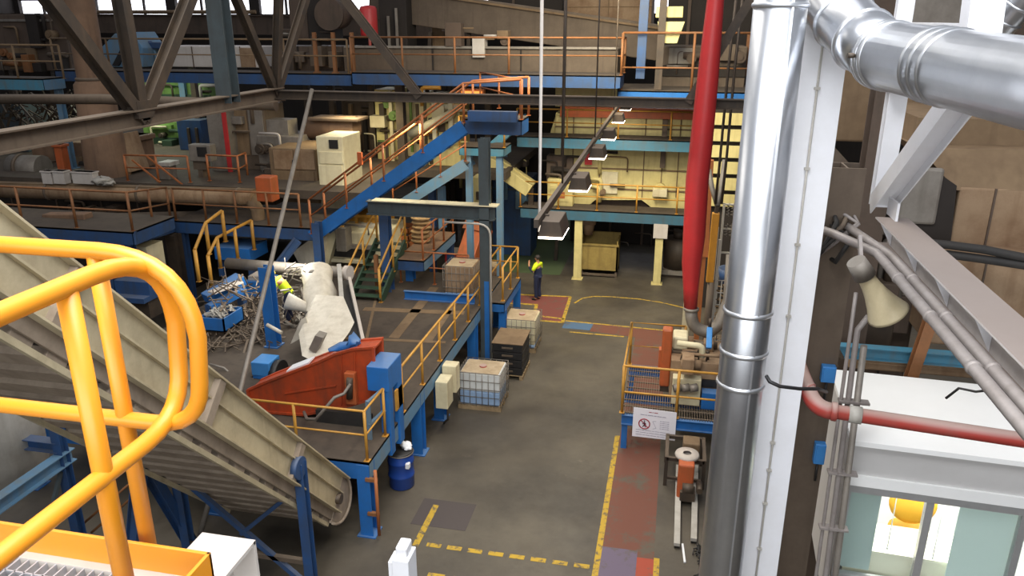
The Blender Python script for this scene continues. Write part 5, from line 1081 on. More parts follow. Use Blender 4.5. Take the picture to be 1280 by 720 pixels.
# ================================================================ RIGHT MACHINE PLATFORM
RX0, RX1, RY0, RY1, RZ = -.85, 2.6, 17.0, 19.9, 1.0
t = T('machine_platform', 'blue grated machine platform right of the aisle', 'platform', (.9, 18.4, 0))
g = MB()
for k in range(58): x = RX0+k*.06; g.box((x, RY0, RZ-.04), (x+.012, RY1, RZ))
for k in range(9): y = RY0+.05+k*.35; g.box((RX0, y, RZ-.035), (RX1, y+.03, RZ-.005))
g.build('grating', STB, t)
for p, q in (((RX0, RY0), (RX1, RY0)), ((RX0, RY1), (RX1, RY1)), ((RX1, RY0), (RX1, RY1)), ((RX0, 18.2), (RX1, 18.2))):
    MB().ibeam((*p, RZ-.17), (*q, RZ-.17), .26, .14).build('edge_beam', BLU, t)
for x, y in ((RX0+.08, RY0+.08), (RX1-.1, RY0+.1), (RX0+.08, RY1-.1), (RX1-.1, RY1-.1)): MB().ibeam((x, y, 0), (x, y, RZ-.3), .14, .14).build('leg', BLU, t)
t = guardrail('yellow guardrail around the machine platform, carrying the sign', [(RX1, RY0, RZ), (.45, RY0, RZ), (RX0, RY0, RZ), (RX0, RY1, RZ), (.6, RY1, RZ)], 1.25, 3.0, YEL2, .032, mids=(.45,))
a, b = P(792, 509, y=16.93), P(846, 516, y=16.93); c_, d_ = P(843.5, 551, y=16.90), P(790, 545, y=16.90)
t = T('warning_sign', 'white sign with a red no pedestrians symbol hung on the machine platform', 'sign', (a+c_)/2)
MB().prism([a, b, c_, d_], (0, .012, 0)).build('board', SIG, t)
ex = (b-a).normalized(); ey = (d_-a).normalized(); W_, H_ = (b-a).length, (d_-a).length; ez = V((0, -1, 0))
def sp(u, v, o=.004): return a + ex*(u*W_) + ey*(v*H_) + ez*o
m = MB(); ring = [sp(.27, .52) + (ex*cos(2*pi*k/28)+ey*sin(2*pi*k/28))*.13 for k in range(28)]
m.tube(ring, .014, 6, closed=True)
m.bar(sp(.27, .52)-(ex+ey)*.085, sp(.27, .52)+(ex+ey)*.085, .02, .01, ez); m.build('prohibition_ring', SRD, t)
m = MB(); c0 = sp(.27, .52, .006)
m.ell(c0-ey*.075, (.018, .005, .018), 10, 6)
for p, q in (((0, -.05), (0, .02)), ((0, .02), (-.035, .085)), ((0, .02), (.035, .085)), ((0, -.04), (-.04, .01)), ((0, -.04), (.04, .005))):
    m.bar(c0+ex*p[0]+ey*p[1], c0+ex*q[0]+ey*q[1], .022, .006, ez)
m.build('walking_figure', SDK, t)
m = MB()
def txt(mb, s, u, v, h, w):
    """hand-cut strokes for small print lines: blocks the size of words"""
    x = u
    for n in s:
        mb.bar(sp(x, v), sp(x+n*w, v), h, .003, ez); x += n*w + w*.8
m2 = MB(); txt(m2, (3, 1, 4), .36, .10, .018, .022); m2.build('heading_print', SRD, t)
txt(m, (6, 3, 8, 4, 7, 5), .17, .21, .016, .016)
txt(m, (7, 4, 9, 3, 6, 8), .08, .74, .012, .017); txt(m, (5, 8, 3, 7, 6, 9), .08, .82, .012, .017); txt(m, (9, 3, 6, 8, 4, 6), .08, .90, .012, .017)
for k in range(5): txt(m, (3, 5, 2, 4), .63, .36+k*.065, .012, .013)
m.bar(sp(.46, .4), sp(.55, .62), .008, .003, ez); m.bar(sp(.55, .62), sp(.47, .66), .008, .003, ez); m.bar(sp(.46, .4), sp(.54, .38), .008, .003, ez)
m.build('small_print', SGY, t)
m = MB().box((a.x+.05, a.y, a.z-.02), (a.x+.08, a.y+.03, RZ+.05)).box((b.x-.08, b.y, b.z-.02), (b.x-.05, b.y+.03, RZ+.05)); m.build('hanger', STL, t)
# machine on it
a, b = R(825, 412, 838, 484, 18.3, .45)
t = T('roller_guard', 'upright orange roller guard on the machine platform', 'guard', ((a.x+b.x)/2, 18.4, RZ))
MB().box((a.x+.02, 18.3, a.z), (b.x+.02, 18.6, b.z)).build('guard_body', ORM, t, bev=.05); MB().box((a.x-.04, 18.35, a.z+.5), (a.x+.05, 18.6, a.z+1.0)).build('side_plate', ORM, t, bev=.01); MB().box((a.x+.05, 18.35, RZ), (b.x, 18.6, a.z+.02)).build('foot', STL, t)
t = T('pump_bench', 'dusty cream machine bench behind the orange roller guard', 'machine', (1.4, 18.6, RZ))
a, b = R(838, 455, 960, 474, 18.0, 1.3); MB().box((a.x, 18.0, RZ), (2.5, 19.5, b.z)).build('bench_body', TAL, t, bev=.02)
c, e = R(840, 474, 876, 500, 17.7, .3); MB().box((c.x, c.y, RZ), (e.x, e.y, e.z)).build('front_box', CRL, t, bev=.02)
c, e = R(877, 477, 935, 486, 17.95, .06); MB().box(c, e).build('dark_slot', BLK, t)
c, e = R(877, 494, 935, 504, 17.6, .3); MB().box((c.x, c.y, RZ), e).build('blue_base', BLU, t)
for k in range(3):
    p = P(842+k*10, 478, y=17.9); MB().cyl((p.x, 17.55, p.z), (p.x+.18, 17.6, p.z+.03), .1, n=14).build('bottle_cap', GRY, t)
t = T('gear_motor', 'dusty cream gear motor on the machine bench', 'motor', P(850, 445, y=18.8)); a, b = R(838, 422, 862, 446, 18.6, .6)
zb = P(850, 455, y=18.0).z
MB().box((a.x+.05, a.y, zb+.12), (b.x-.05, b.y, b.z)).build('gear_case', CRL, t, bev=.05)
MB().cyl((a.x-.05, 18.9, (a.z+b.z)/2), (b.x+.1, 18.9, (a.z+b.z)/2), .2, n=16).build('motor_shell', TAL, t)
MB().box((a.x-.05, 18.45, zb), (b.x+.1, 19.2, zb+.12)).build('base_plate', STL, t)
MB().cyl((b.x+.1, 18.9, (a.z+b.z)/2), (b.x+.7, 18.9, (a.z+b.z)/2), .09, n=12).build('shaft', STL, t)
MB().box((b.x+.35, 18.7, zb), (b.x+.6, 19.1, (a.z+b.z)/2+.12)).build('bearing_block', TAL, t, bev=.03)
p0, p1 = P(887, 410, y=18.6), P(886, 436, y=18.2)
t = T('blue_cylinder', 'small blue pneumatic cylinder above the machine bench', 'cylinder', p1); MB().bar(p0, p1, .14, .14).build('cylinder_body', JBX, t, bev=.02); MB().cyl(p1, V((p1.x, p1.y, zb)), .03, n=8).build('rod', STL, t); MB().cyl(p0, p0+Z*.25, .04, n=8).build('rod', STL, t)
for k, px in enumerate((874, 884)):
    p = P(px, 440, y=18.1); tag(MB().cyl((p.x, p.y, zb), (p.x, p.y, zb+.35), .02, n=8).lathe([(.02, 0), (.05, .02), (.05, .06), (.02, .08)], (p.x, p.y, zb+.3)).build('spindle', STL), ('left', 'right')[k]+' thin spindle standing on the machine bench', 'spindle', 'spindles on the bench')
# red duct
ry = 19.4; pb = P(864, 388, y=ry); rr = .28
t = T('red_duct', 'thick bright red vertical duct dropping to the machine platform', 'duct', (pb.x, ry, pb.z-.5))
st_ = [(863.5, 388, 15), (864, 360, 18), (865, 330, 23), (868, 295, 26.5), (872, 225, 27.5), (877, 180, 27), (885, 100, 25.5), (890, 50, 23), (895, 0, 20), (897, -30, 19)]
q = [P(px, py, y=ry) for px, py, w in st_]; rads = [w/2*((p-EYE).dot(cf))/FOC for p, (a_, b_, w) in zip(q, st_)]; rr = rads[0]
MB().tube(q, .2, 32, rad=rads).build('duct_tube', RED, t)
MB().lathe([(rr, 0), (rr+.04, .01), (rr+.04, .07), (rr, .08)], (pb.x, ry, pb.z), n=32).build('flange', GRY, t)
MB().tube([(pb.x, ry, pb.z), (pb.x+.02, ry, pb.z-.18)] + arc((pb.x+.03, ry, pb.z-.22), (pb.x+.1, ry, pb.z-.6), (pb.x+.55, ry, pb.z-.55), 6) + [(pb.x+.75, ry, pb.z-.3), (pb.x+.95, ry+.2, pb.z+.3), (pb.x+.95, ry+.6, pb.z+1.4)], .16, 18).build('elbow_hose', GRY, t)
MB().tube([p-V((r_*.98, 0, 0)) for p, r_ in zip(q, rads)], .022, 8).build('seam', RDP, t)
a, b = R(853, 360, 862, 440, 20.3, .2); tag(MB().ibeam((a.x+.1, 20.4, 0), (a.x+.1, 20.4, b.z+.8), .2, .2).build('post', CRL), 'pale cream post behind the foot of the red duct', 'post')
# hydraulic arm etc
y_ = 21.2
t = T('lift_column', 'yellow orange lift column right of the red duct', 'column', P(890, 380, y=y_)); c = P(889, 350, y=y_)
MB().bar(P(887, 352, y=y_), P(895, 266, y=y_), .2, .2).build('outer_sleeve', LFT, t, bev=.02); a = P(889, 351, y=y_); MB().cyl((a.x, a.y, 0), a, .1, n=10).build('leg', STB, t)
MB().bar(P(895, 266, y=y_), P(897, 258, y=y_), .1, .1).build('rod', STL, t); MB().tube([P(897, 258, y=y_), P(890, 235, y=y_+.3), P(886, 212, y=y_+.5)], .07, 8).tube([P(897, 258, y=y_), P(901, 238, y=y_+.3), P(906, 200, y=y_+.6)], .07, 8).build('fork_hanger', GRY, t)
a = P(884, 300, y=23); tag(MB().bar(P(879, 320, y=23.4), P(886, 200, y=23.4), .28, .25).bar((P(879, 320, y=23.4).x, 23.4, 0), P(879, 320, y=23.4), .16, .16).build('guide_post', ORG), 'orange guide post half hidden by the red duct', 'post')
t = T('wire_cage', 'wire mesh cage with tangled scrap right of the red duct', 'cage', P(910, 395, y=21.5)); a, b = R(893, 352, 950, 398, 21.5, 1.4); m = MB()
for k in range(9): x = a.x+(b.x-a.x)*k/8; m.cyl((x, 21.5, .9), (x, 21.5, b.z), .015, n=6)
for k in range(7): z = .9+(b.z-.9)*k/6; m.cyl((a.x, 21.5, z), (b.x, 21.5, z), .015, n=6)
m.build('mesh_front', LGR, t); MB().box((a.x, 21.6, 0), (b.x, 22.9, .9)).build('cage_base', STB, t)
m = MB()
for x in (a.x, b.x):
    for y in (21.5, 22.9): m.box((x-.03, y-.03, 0), (x+.03, y+.03, b.z+1.2))
m.build('corner_frame', LGR, t)
m = MB()
for i in range(90):
    c = V((random.uniform(a.x, b.x), random.uniform(21.7, 22.8), random.uniform(.95, b.z-.2))); d = V((random.uniform(-1, 1), random.uniform(-1, 1), random.uniform(-.6, .6)))*.22; m.bar(c-d, c+d, .04, .03)
tag(m.build('scrap_strips', TAN), 'tangled tan strips inside the wire cage', 'scrap', kind='stuff')
a, b = R(900, 345, 930, 358, 22, .6); tag(MB().lathe([(.0, 0), (.32, .0), (.4, .45), (.36, .45), (.3, .05), (0, .05)], ((a.x+b.x)/2, 22.3, a.z), n=20).build('blue_tub', BLD), 'blue tub resting on the scrap in the wire cage', 'tub')
t = T('spring_rack', 'rack of coil springs beside the yellow orange lift column', 'rack', P(912, 280, y=24)); a, b = R(900, 255, 935, 345, 24, .4)
for k in range(2):
    zt = a.z+(b.z-a.z)*(.55+.28*k); m = MB(); 
    for j in range(6):
        x = a.x+.15+j*.14; m.tube([(x+.045*cos(i*.9), 24.0+.045*sin(i*.9), zt+i*.014) for i in range(30)], .014, 5)
    m.build('spring_row', GRY, t)
m = MB().box((a.x, 23.9, 0), (a.x+.06, 24.1, b.z)).box((b.x-.06, 23.9, 0), (b.x, 24.1, b.z))
for k in range(4): z = a.z+(b.z-a.z)*k/3; m.box((a.x, 23.95, z-.04), (b.x, 24.05, z))
m.build('rack_frame', LGR, t)
for px, lab in ((906, 'left dangling chain line near the slatted screen'), (914, 'right dangling chain line near the slatted screen')):
    tag(MB().tube([P(px+14, 0, y=21), P(px+4, 90, y=21), P(px-6, 200, y=21), P(px-12, 255, y=21)], .035, 6).build('hoist_cable', STL), lab, 'cable', 'hoist cables')
# pallet truck seen from above
p = P(859, 590, z=.5)
t = T('drum_trolley', 'grey and orange fork trolley standing in front of the machine platform', 'trolley', (p.x, p.y, 0))
fl_, fr_ = P(846, 682, z=.08), P(867, 676, z=.08); bl, br = P(848, 600, z=.1), P(870, 600, z=.1)
for a, b in ((fl_, bl), (fr_, br)):
    MB().bar((a.x, a.y, .1), (b.x, b.y+.6, .1), .12, .07).build('fork', LGR, t)
    MB().cyl((a.x-.05, a.y+.05, .05), (a.x+.05, a.y+.05, .05), .05, n=12).build('roller', BLK, t)
MB().box((bl.x-.05, bl.y+.25, .06), (br.x+.05, bl.y+.4, .14)).build('cross_bar', LGR, t)
q = P(858, 585, z=.8); MB().box((q.x-.17, q.y-.15, .1), (q.x+.17, q.y+.2, .95)).build('body', ORM, t, bev=.04)
MB().cyl((q.x, q.y, .1), (q.x, q.y, .75), .14, n=16).build('pump', STL, t)
q = P(859, 570, z=.95); MB().lathe([(.09, 0), (.25, 0), (.27, .05), (.25, .1), (.09, .1)], (q.x, q.y+.05, .9), n=24).build('collar', WHD, t)
q3 = P(860, 608, z=.45); MB().cyl((q3.x-.12, q3.y, .4), (q3.x+.12, q3.y, .4), .12, n=16).box((q3.x-.16, q3.y-.1, .12), (q3.x+.16, q3.y+.2, .34)).build('pump', STL, t)
MB().cyl((q3.x+.25, q3.y, .35), (q3.x+.25, q3.y+.35, .35), .07, n=10).build('side_cylinder', STL, t)
t = T('steel_frame', 'dark rusty steel frame behind the fork trolley', 'frame', P(855, 560, z=.2)); m = MB(); a, b = P(832, 582, z=.1), P(876, 560, z=.1)
for x in (a.x, b.x):
    for y in (15.6, 16.6): m.box((x-.04, y-.04, 0), (x+.04, y+.04, .75))
m.bar((a.x, 15.6, .7), (b.x, 15.6, .7), .08, .08).bar((a.x, 16.6, .7), (b.x, 16.6, .7), .08, .08).bar((a.x, 15.6, .7), (a.x, 16.6, .7), .08, .08).bar((b.x, 15.6, .7), (b.x, 16.6, .7), .08, .08).bar((a.x, 15.6, .2), (b.x, 15.6, .2), .06, .06)
m.build('tube_frame', STL, t); MB().box((a.x+.35, 15.9, .74), (b.x-.1, 16.3, .95)).build('top_block', TAN, t, bev=.03)
a, b = P(334, 406, z=DZ+.9), P(352, 416, z=DZ+.75); tag(MB().cyl(a, b, .05, n=10).build('white_tube', PLA), 'short white tube sticking out of the offcuts before the blue column', 'tube')
a, b = P(853, 680, z=.02), P(856, 703, z=.02); tag(MB().bar(a, b, .04, .03).build('white_stick', BAG), 'short white stick lying on the floor below the fork trolley', 'stick')
m = MB()
for i in range(40):
    c = P(random.uniform(868, 884), random.uniform(682, 722), z=.04); d = V((random.uniform(-1, 1), random.uniform(-1, 1), 0))*.07; m.tube([c-d, c+V((random.uniform(-.05, .05), .03, .03)), c+d], .015, 5)
tag(m.build('cable_scraps', RUB), 'black cable scraps on the floor beside the galvanised duct', 'scrap', kind='stuff')
# ================================================================ LIGHT STRING
LY = [(690, 291, 7.0), (720, 233, 7.0), (741, 193, 7.0), (755, 170, 7.0), (769, 150, 7.0), (781, 137, 7.0)]
lp = []
for px, py, z in LY: lp.append(P(px, py, z=z))
# straight run fitted through the first and last measured lamps
l0, l1 = lp[0], P(781, 137, y=28.6); dl = l1-l0
t = T('lamp_rail', 'dark cable rail carrying the row of six lamps over the aisle', 'rail', l0)
MB().bar(l0+V((-.14, -.6, .28)), l1+V((-.14, .5, .28)), .07, .12).build('rail_channel', STL, t)
for f in (.12, .45, .8): c = l0+dl*f; MB().cyl(c+V((-.14, 0, .3)), c+V((-.14, 0, 5.5)), .018, n=6).build('drop_rod', STL, t)
names = ('nearest and lowest of the six lamps on the cable rail', 'second lamp up the cable rail from the nearest', 'third lamp up the cable rail from the nearest', 'fourth lamp up the cable rail from the nearest', 'fifth lamp along the cable rail, before the orange header', 'farthest and highest of the six lamps on the cable rail')
for (px, py, z), w in zip(LY, names):
    # nearest point of the run to the measured ray
    r = ray(px, py).normalized(); w0 = EYE-l0; a_, b_, c_ = r.dot(r), r.dot(dl), dl.dot(dl); d_, e_ = r.dot(w0), dl.dot(w0)
    s = (a_*e_-b_*d_)/(a_*c_-b_*b_); c = l0+dl*s
    t = T('aisle_lamp', w, 'lamp', c, 'aisle lamps on the cable rail')
    L2 = .34
    MB().prism([c+V((-.1, -L2, .26)), c+V((.16, -L2, .26)), c+V((.22, -L2, .02)), c+V((-.16, -L2, .02))], (0, 2*L2, 0)).build('housing', STL, t, bev=.01)
    MB().box((c.x-.15, c.y-L2-.01, c.z-.005), (c.x+.21, c.y+L2, c.z+.02)).build('lens', LAM, t)
    MB().bar(c+V((-.14, 0, .26)), c+V((-.05, 0, .26)), .05, .05).build('bracket', STL, t)
    ld = bpy.data.lights.new('aisle_lamp_light', 'AREA'); ld.energy = 60; ld.size = .4; ld.color = (1, .9, .72); lo = bpy.data.objects.new('aisle_lamp_light', ld); COL.objects.link(lo); lo.location = c-Z*.05
hp = P(674, 288, d=None, y=l0.y+.3)
tag(MB().tube([(hp.x, hp.y, 13), hp, hp+V((.25, 0, -.02))], .03, 8).build('hanging_pole', WHD), 'thin pale pole hanging down to the nearest aisle lamp', 'pole')
tp_ = P(703, 150, y=17); tag(MB().cyl((tp_.x, 17, 7.2), (tp_.x, 17, 13), .02, n=6).build('drop_cable', STL), 'thin dark cable hanging over the aisle right of the pale pole', 'cable')
# ================================================================ PEOPLE
def skin_obj(name, verts, edges, radii, mat, parent=None, sub=2, root=0):
    off = wl(parent) if parent else V(verts[root])
    me = bpy.data.meshes.new(name); me.from_pydata([V(v)-off for v in verts], edges, []); me.materials.append(mat)
    o = bpy.data.objects.new(name, me); COL.objects.link(o)
    sk = o.modifiers.new('skin', 'SKIN'); sk.use_smooth_shade = True
    for i, r in enumerate(radii):
        d = me.skin_vertices[0].data[i]; r = r if isinstance(r, tuple) else (r, r); d.radius = r; d.use_root = (i == root)
    sb_ = o.modifiers.new('smooth', 'SUBSURF'); sb_.levels = sub; sb_.render_levels = sub
    if parent: o.parent = parent; ORG_[o.name] = off
    else: o.location = off; ORG_[o.name] = off
    return o
def person(loc, rz, label, J, top, yoke, trousers, hat):
    """J: joints in a body frame (x right, y forward, z up)"""
    ca, sa = cos(rz), sin(rz); loc = V(loc)
    W = {k: loc + V((ca*v[0]-sa*v[1], sa*v[0]+ca*v[1], v[2])) for k, v in J.items()}
    def w(v): return loc + V((ca*v[0]-sa*v[1], sa*v[0]+ca*v[1], v[2]))
    ks = ['pelvis', 'waist', 'chest', 'neck', 'head0', 'head1', 'head2']; vs = [W[k] for k in ks]; ed = [(i, i+1) for i in range(6)]; rd = [.115, .1, .115, .055, .07, .095, .075]
    idx = {k: i for i, k in enumerate(ks)}
    def chain(names, rads, root):
        p = idx[root]
        for n, r in zip(names, rads):
            vs.append(W[n]); idx[n] = len(vs)-1; rd.append(r); ed.append((p, len(vs)-1)); p = len(vs)-1
    for s in 'lr':
        chain([s+'hip', s+'knee', s+'ankle', s+'toe'], [.1, .065, .045, .04], 'pelvis')
        chain([s+'sho', s+'elb', s+'wri', s+'palm'], [.07, .046, .032, (.04, .02)], 'chest')
        h = (W[s+'palm']-W[s+'wri']).normalized(); sd = h.cross(V((.3, .2, 1))).normalized(); up = sd.cross(h)
        for k in range(4):
            b = W[s+'palm'] + h*.03 + sd*(.03-.02*k); vs.append(b); rd.append(.0095); ed.append((idx[s+'palm'], len(vs)-1))
            ln = (.03, .036, .033, .025)[k]; vs.append(b+h*ln+up*.006); rd.append(.0085); ed.append((len(vs)-2, len(vs)-1)); vs.append(b+h*ln*1.6+up*.022); rd.append(.0075); ed.append((len(vs)-2, len(vs)-1))
        b = W[s+'palm'] - h*.03 + sd*.045; vs.append(b); rd.append(.011); ed.append((idx[s+'palm'], len(vs)-1)); vs.append(b+h*.04+sd*.02); rd.append(.009); ed.append((len(vs)-2, len(vs)-1))
    body = skin_obj('person', vs, ed, rd, SKN); tag(body, label, 'person')
    def part(name, names, rads, edges, mat):
        return skin_obj(name, [W[n] if isinstance(n, str) else n for n in names], edges, rads, mat, body)
    part('trousers', ['pelvis', 'waist', 'lhip', 'lknee', 'lankle', 'rhip', 'rknee', 'rankle'], [.155, .15, .118, .085, .068, .118, .085, .068], [(0, 1), (0, 2), (2, 3), (3, 4), (0, 5), (5, 6), (6, 7)], trousers)
    part('shirt', ['waist', 'pelvis', 'chest'], [.158, .16, .17], [(0, 1), (0, 2)], top)
    part('yoke', ['chest', W['chest'].lerp(W['neck'], .55), 'lsho', W['lsho'].lerp(W['lelb'], .9), 'rsho', W['rsho'].lerp(W['relb'], .9)], [.178, .12, .095, .07, .095, .07], [(0, 1), (0, 2), (2, 3), (0, 4), (4, 5)], yoke)
    for s in 'lr':
        part('sleeve', [W[s+'sho'].lerp(W[s+'elb'], .8), s+'elb', W[s+'elb'].lerp(W[s+'wri'], .9)], [.066, .06, .045], [(0, 1), (1, 2)], top)
        part('shoe', [W[s+'ankle']-Z*.02, W[s+'ankle'].lerp(W[s+'toe'], .5)-Z*.01, W[s+'toe']+(W[s+'toe']-W[s+'ankle'])*.2], [.058, .052, .042], [(0, 1), (1, 2)], SHO)
    # face: nose, ears, eyes, mouth
    hc = W['head1']; f = w((J['head1'][0]+J['face'][0], J['head1'][1]+J['face'][1], J['head1'][2]+J['face'][2]))-hc; f.normalize(); sd = f.cross(Z).normalized()
    MB().ell(hc+f*.1-Z*.02, (.018, .018, .025), 8, 6).ell(hc+sd*.095-Z*.01, (.018, .025, .035), 8, 6).ell(hc-sd*.095-Z*.01, (.018, .025, .035), 8, 6).build('nose_and_ears', SKN, body)
    MB().ell(hc+f*.092+sd*.035+Z*.012, .012, 8, 6).ell(hc+f*.092-sd*.035+Z*.012, .012, 8, 6).bar(hc+f*.09-sd*.025-Z*.06, hc+f*.09+sd*.025-Z*.06, .012, .01).build('eyes_and_mouth', HAI, body)
    m = MB(); n = 16
    if hat:
        m.lathe([(.135, -.005), (.13, .02), (.12, .07), (.085, .115), (0, .135)], hc+Z*.03, Z, 18); m.prism([hc+Z*.03+f*.1+sd*.09, hc+Z*.03+f*.19+sd*.05, hc+Z*.03+f*.19-sd*.05, hc+Z*.03+f*.1-sd*.09], (0, 0, .012)); m.build('hard_hat', HEL, body)
        MB().ell(hc-f*.02+Z*.01, (.104, .104, .09), 14, 9).build('hair', HAI, body)
    else:
        m.ell(hc-f*.02+Z*.035, (.108, .108, .1), 14, 9); m.build('hair', HAI, body)
    return body
J1 = dict(pelvis=(0, 0, .95), waist=(0, 0, 1.1), chest=(0, .0, 1.34), neck=(0, .01, 1.52), head0=(0, .03, 1.58), head1=(0, .04, 1.66), head2=(0, .03, 1.74), face=(0, 1, -.05),
          lhip=(-.09, 0, .9), lknee=(-.1, .03, .5), lankle=(-.1, 0, .09), ltoe=(-.12, .16, .04), rhip=(.09, 0, .9), rknee=(.09, .02, .5), rankle=(.09, -.04, .09), rtoe=(.11, .12, .04),
          lsho=(-.19, 0, 1.43), lelb=(-.25, .1, 1.18), lwri=(-.2, .28, 1.38), lpalm=(-.16, .3, 1.5), rsho=(.19, 0, 1.43), relb=(.26, .02, 1.15), rwri=(.2, .2, 1.05), rpalm=(.17, .27, 1.03))
pp_ = P(672, 375, z=0)
person((pp_.x, pp_.y, .006), radians(70), 'person in navy overalls with bright yellow shoulders standing on the red floor paint', J1, NAV, HIV, NAV, False)
J2 = dict(pelvis=(0, -.1, .9), waist=(0, -.05, 1.05), chest=(0, .14, 1.24), neck=(0, .28, 1.37), head0=(0, .34, 1.42), head1=(0, .39, 1.48), head2=(0, .41, 1.55), face=(0, 1, -.4),
          lhip=(-.1, -.1, .86), lknee=(-.13, .05, .48), lankle=(-.12, -.08, .09), ltoe=(-.14, .08, .04), rhip=(.1, -.1, .86), rknee=(.13, .05, .48), rankle=(.12, -.06, .09), rtoe=(.14, .1, .04),
          lsho=(-.2, .18, 1.3), lelb=(-.27, .32, 1.06), lwri=(-.18, .5, 1.0), lpalm=(-.14, .58, .99), rsho=(.2, .18, 1.3), relb=(.27, .34, 1.06), rwri=(.18, .52, 1.0), rpalm=(.14, .6, .99))
hv = P(357, 362, z=DZ+1.02)
person((hv.x, hv.y, DZ), radians(100), 'person in high visibility yellow bending over the metal offcuts behind the blue column', J2, HIV, HIV, NAV, True)
# ================================================================ small fittings on the background machines
def fittings(label, r, y, n, mats, dep=.6):
    """pipes, valves and small boxes bolted to the front of an already built machine"""
    t = next(o for o in SC.objects if o.type == 'EMPTY' and o.get('label') == label)
    x0, y0, x1, y1 = r
    for i in range(n):
        px, py = random.uniform(x0, x1), random.uniform(y0, y1); c = P(px, py, y=y-random.uniform(.05, .35)); k = random.random(); mt = random.choice(mats)
        if k < .4:
            h = random.uniform(.4, 1.0)*(P(px, y0, y=y).z-P(px, y1, y=y).z)*.5; rr = random.choice((.03, .05, .08)); s = random.choice((-1, 1))
            MB().tube([c-Z*h*.6, c+Z*h*.3] + arc(c+Z*h*.3, c+Z*(h*.3+.15), c+V((s*.15, 0, h*.3+.15)), 4)[1:] + [c+V((s*random.uniform(.3, .9), .05, h*.3+.15))], rr, 8).build('pipe', mt, t)
        elif k < .6:
            w = random.uniform(.4, 1.4); MB().cyl(c-V((w/2, 0, 0)), c+V((w/2, 0, 0)), random.choice((.04, .06, .12)), n=10).build('pipe', mt, t)
        elif k < .85:
            w, h, d = random.uniform(.1, .35), random.uniform(.1, .45), random.uniform(.1, .3); MB().box((c.x-w, c.y-d, c.z-h), (c.x+w, y+.05, c.z+h)).build('fitted_box', mt, t, bev=.02)
        else:
            rr = random.uniform(.1, .25); MB().cyl((c.x, c.y-.15, c.z), (c.x, y+.05, c.z), rr, n=16).cyl((c.x, c.y-.2, c.z), (c.x, c.y-.15, c.z), rr*.5, n=12).build('round_cover', mt, t)
for a in (('large brown machine body beneath the near truss chord', (44, 182, 128, 224), 27.5, 12, (STB, TAN, GRY, BRD)),
          ('grey boxy mixer machine behind the slanting pole', (326, 172, 374, 230), 27.5, 12, (GRY, STL, STB, WHD)),
          ('wide stained grey casing right of the red edged tower', (290, 140, 330, 190), 27.6, 4, (STB, GRY)),
          ('dark brown machinery mass under the left windows', (0, 22, 84, 86), 33, 14, (STB, TAN, ORD, GRY, BRD)),
          ('pale casing' if 0 else 'pale grey white casing behind the upper left guardrail', (150, 50, 200, 84), 30.5, 5, (BLL, BLD, STG)),
          ('dark gallery section left of the long brown gallery', (346, 40, 430, 92), 30.2, 12, (STL, STB, BRN, GRY)),
          ('long brown enclosed gallery behind the upper far walkway', (520, 40, 700, 60), 29.8, 8, (STB, TAN, BRN, WHD)),
          ('brown background casing between cabinets and main stair', (430, 125, 472, 232), 33, 16, (STB, TAN, CRL, BRN, STL)),
          ('yellow lit cream machine behind the main stair handrail', (520, 120, 600, 195), 30, 16, (CRM, CRL, STB, YEL2, STL)),
          ('pale green tinted tall machine left of the yellow lit one', (468, 116, 500, 200), 31, 10, (CRM, STL, CRL, GRN)),
          ('dim grey plenum casing on the right upper platform', (830, 62, 930, 116), 30, 8, (STB, GRY, BRN)),
          ('lime green lit machine in the left background', (176, 150, 250, 196), 33, 14, (GRN, DGN, BLD, STL, CRL)),
          ('upper lime green panel machine under the far walkway', (150, 100, 262, 145), 34, 10, (DGN, STL, BLL, WHD)),
          ('dark blue machine behind the cream inclined conveyor', (560, 200, 664, 270), 33, 16, (BLD, BLL, STL, CRM)),
          ('dark unit behind the green passage at the far end', (570, 200, 640, 320), 40, 8, (STL, BRN, STB)),
          ('dark brown enclosure in shadow behind the horn loudspeaker', (1020, 250, 1130, 440), 12, 14, (STB, BRN, STL, GRY)),
          ('large cream panelled hopper building behind the aisle end', (700, 200, 860, 250), 31.2, 8, (CRM, CRL, TAN)),
          ('dark brown casing under the brown trough at the left', (0, 256, 150, 288), 25, 10, (STB, BRN, BRK)),
          ('brown motor unit with red fitting on the lower hopper walkway', (686, 190, 716, 230), 30.9, 5, (STB, BRD, TAN)),
          ('dark brown casing in shadow behind the storage bin', (770, 285, 860, 340), 36, 8, (STB, STL, GRY)),
          ('cream press with a dark slot behind the white chute', (404, 285, 480, 300), 25, 5, (CRL, YEL2, GRY)),
          ('dusty cream machine bench behind the orange roller guard', (845, 440, 880, 456), 18.2, 5, (TAL, STL, CRL)),
          ): fittings(*a)
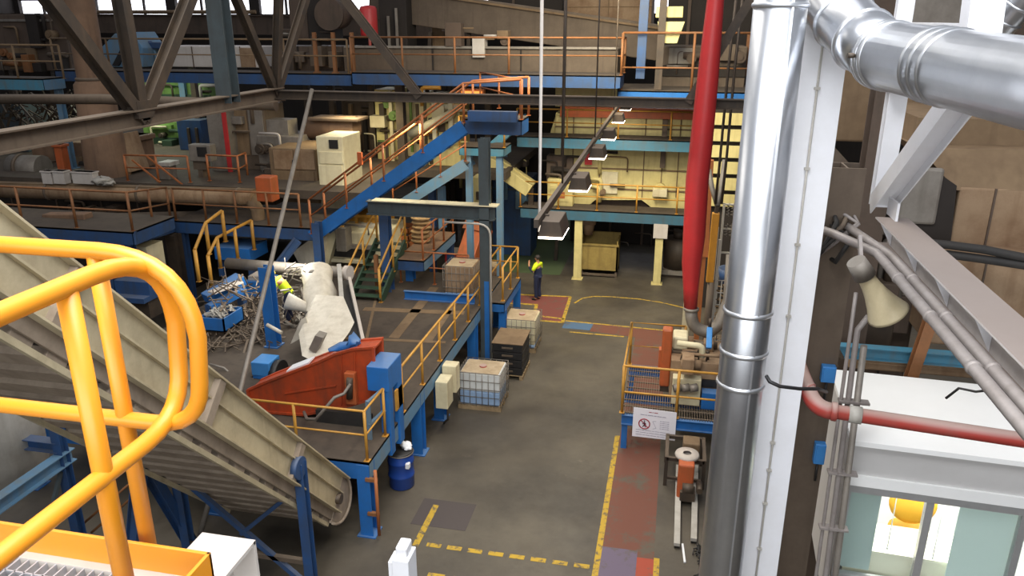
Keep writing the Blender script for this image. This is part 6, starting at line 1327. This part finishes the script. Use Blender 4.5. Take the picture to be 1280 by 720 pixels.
# ================================================================ LIGHT
def area(name, loc, size, sy, e, col, to=None, spread=None):
    ld = bpy.data.lights.new(name, 'AREA'); ld.shape = 'RECTANGLE'; ld.size = size; ld.size_y = sy; ld.energy = e; ld.color = col
    if spread: ld.spread = radians(spread)
    o = bpy.data.objects.new(name, ld); COL.objects.link(o); o.location = V(loc)
    d = (V(to) if to else V(loc)-Z)-V(loc); o.rotation_euler = d.to_track_quat('-Z', 'Y').to_euler(); return o
area('skylight_near', (-.5, 1.5, 16), 8, 6, 1900, (.95, .97, 1))
area('rear_windows', (0, -5.8, 10.5), 16, 4.5, 1150, (.93, .97, 1), (0, 10, 6))
area('skylight_aisle', (-3, 16, 16), 6, 14, 1250, (1, .95, .86))
area('skylight_left', (-16, 14, 16), 8, 10, 550, (1, .94, .84))
area('high_bay_far', (-2.5, 22.5, 12), 5, 3, 720, (1, .9, .66), (-1.5, 31, 3.5), 130)
area('high_bay_press', (-8.5, 23.5, 7.0), 1.5, 1.0, 160, (1, .86, .55))
area('high_bay_stairs', (-12, 28, 7.2), 2, 1.0, 160, (1, .85, .5))
area('high_bay_scrap', (-11, 19.5, 3.9), 1.5, 1.0, 80, (1, .96, .86))
area('high_bay_green', (-24, 31, 8.2), 3, 1.5, 170, (.9, 1, .75))
q = O(1180, 640, .8); area('office_tube_light', (q.x, q.y, zr-.16), 2.2, .5, 60, (1, .98, .92))
w = bpy.data.worlds.new('hall_air'); SC.world = w; w.use_nodes = True
w.node_tree.nodes['Background'].inputs[0].default_value = (.86, .9, 1, 1); w.node_tree.nodes['Background'].inputs[1].default_value = .36
SC.view_settings.view_transform = 'Standard'; SC.view_settings.look = 'None'; SC.view_settings.gamma = 1; SC.view_settings.exposure = .12; SC.view_settings.use_curve_mapping = False
struct('wall_front', MB().box((-45, -6.4, 0), (28, -6, 8)).box((-45, -6.4, 13), (28, -6, 15)), BRN)
SC.cycles.use_denoising = True; SC.cycles.max_bounces = 8; SC.cycles.sample_clamp_indirect = 6
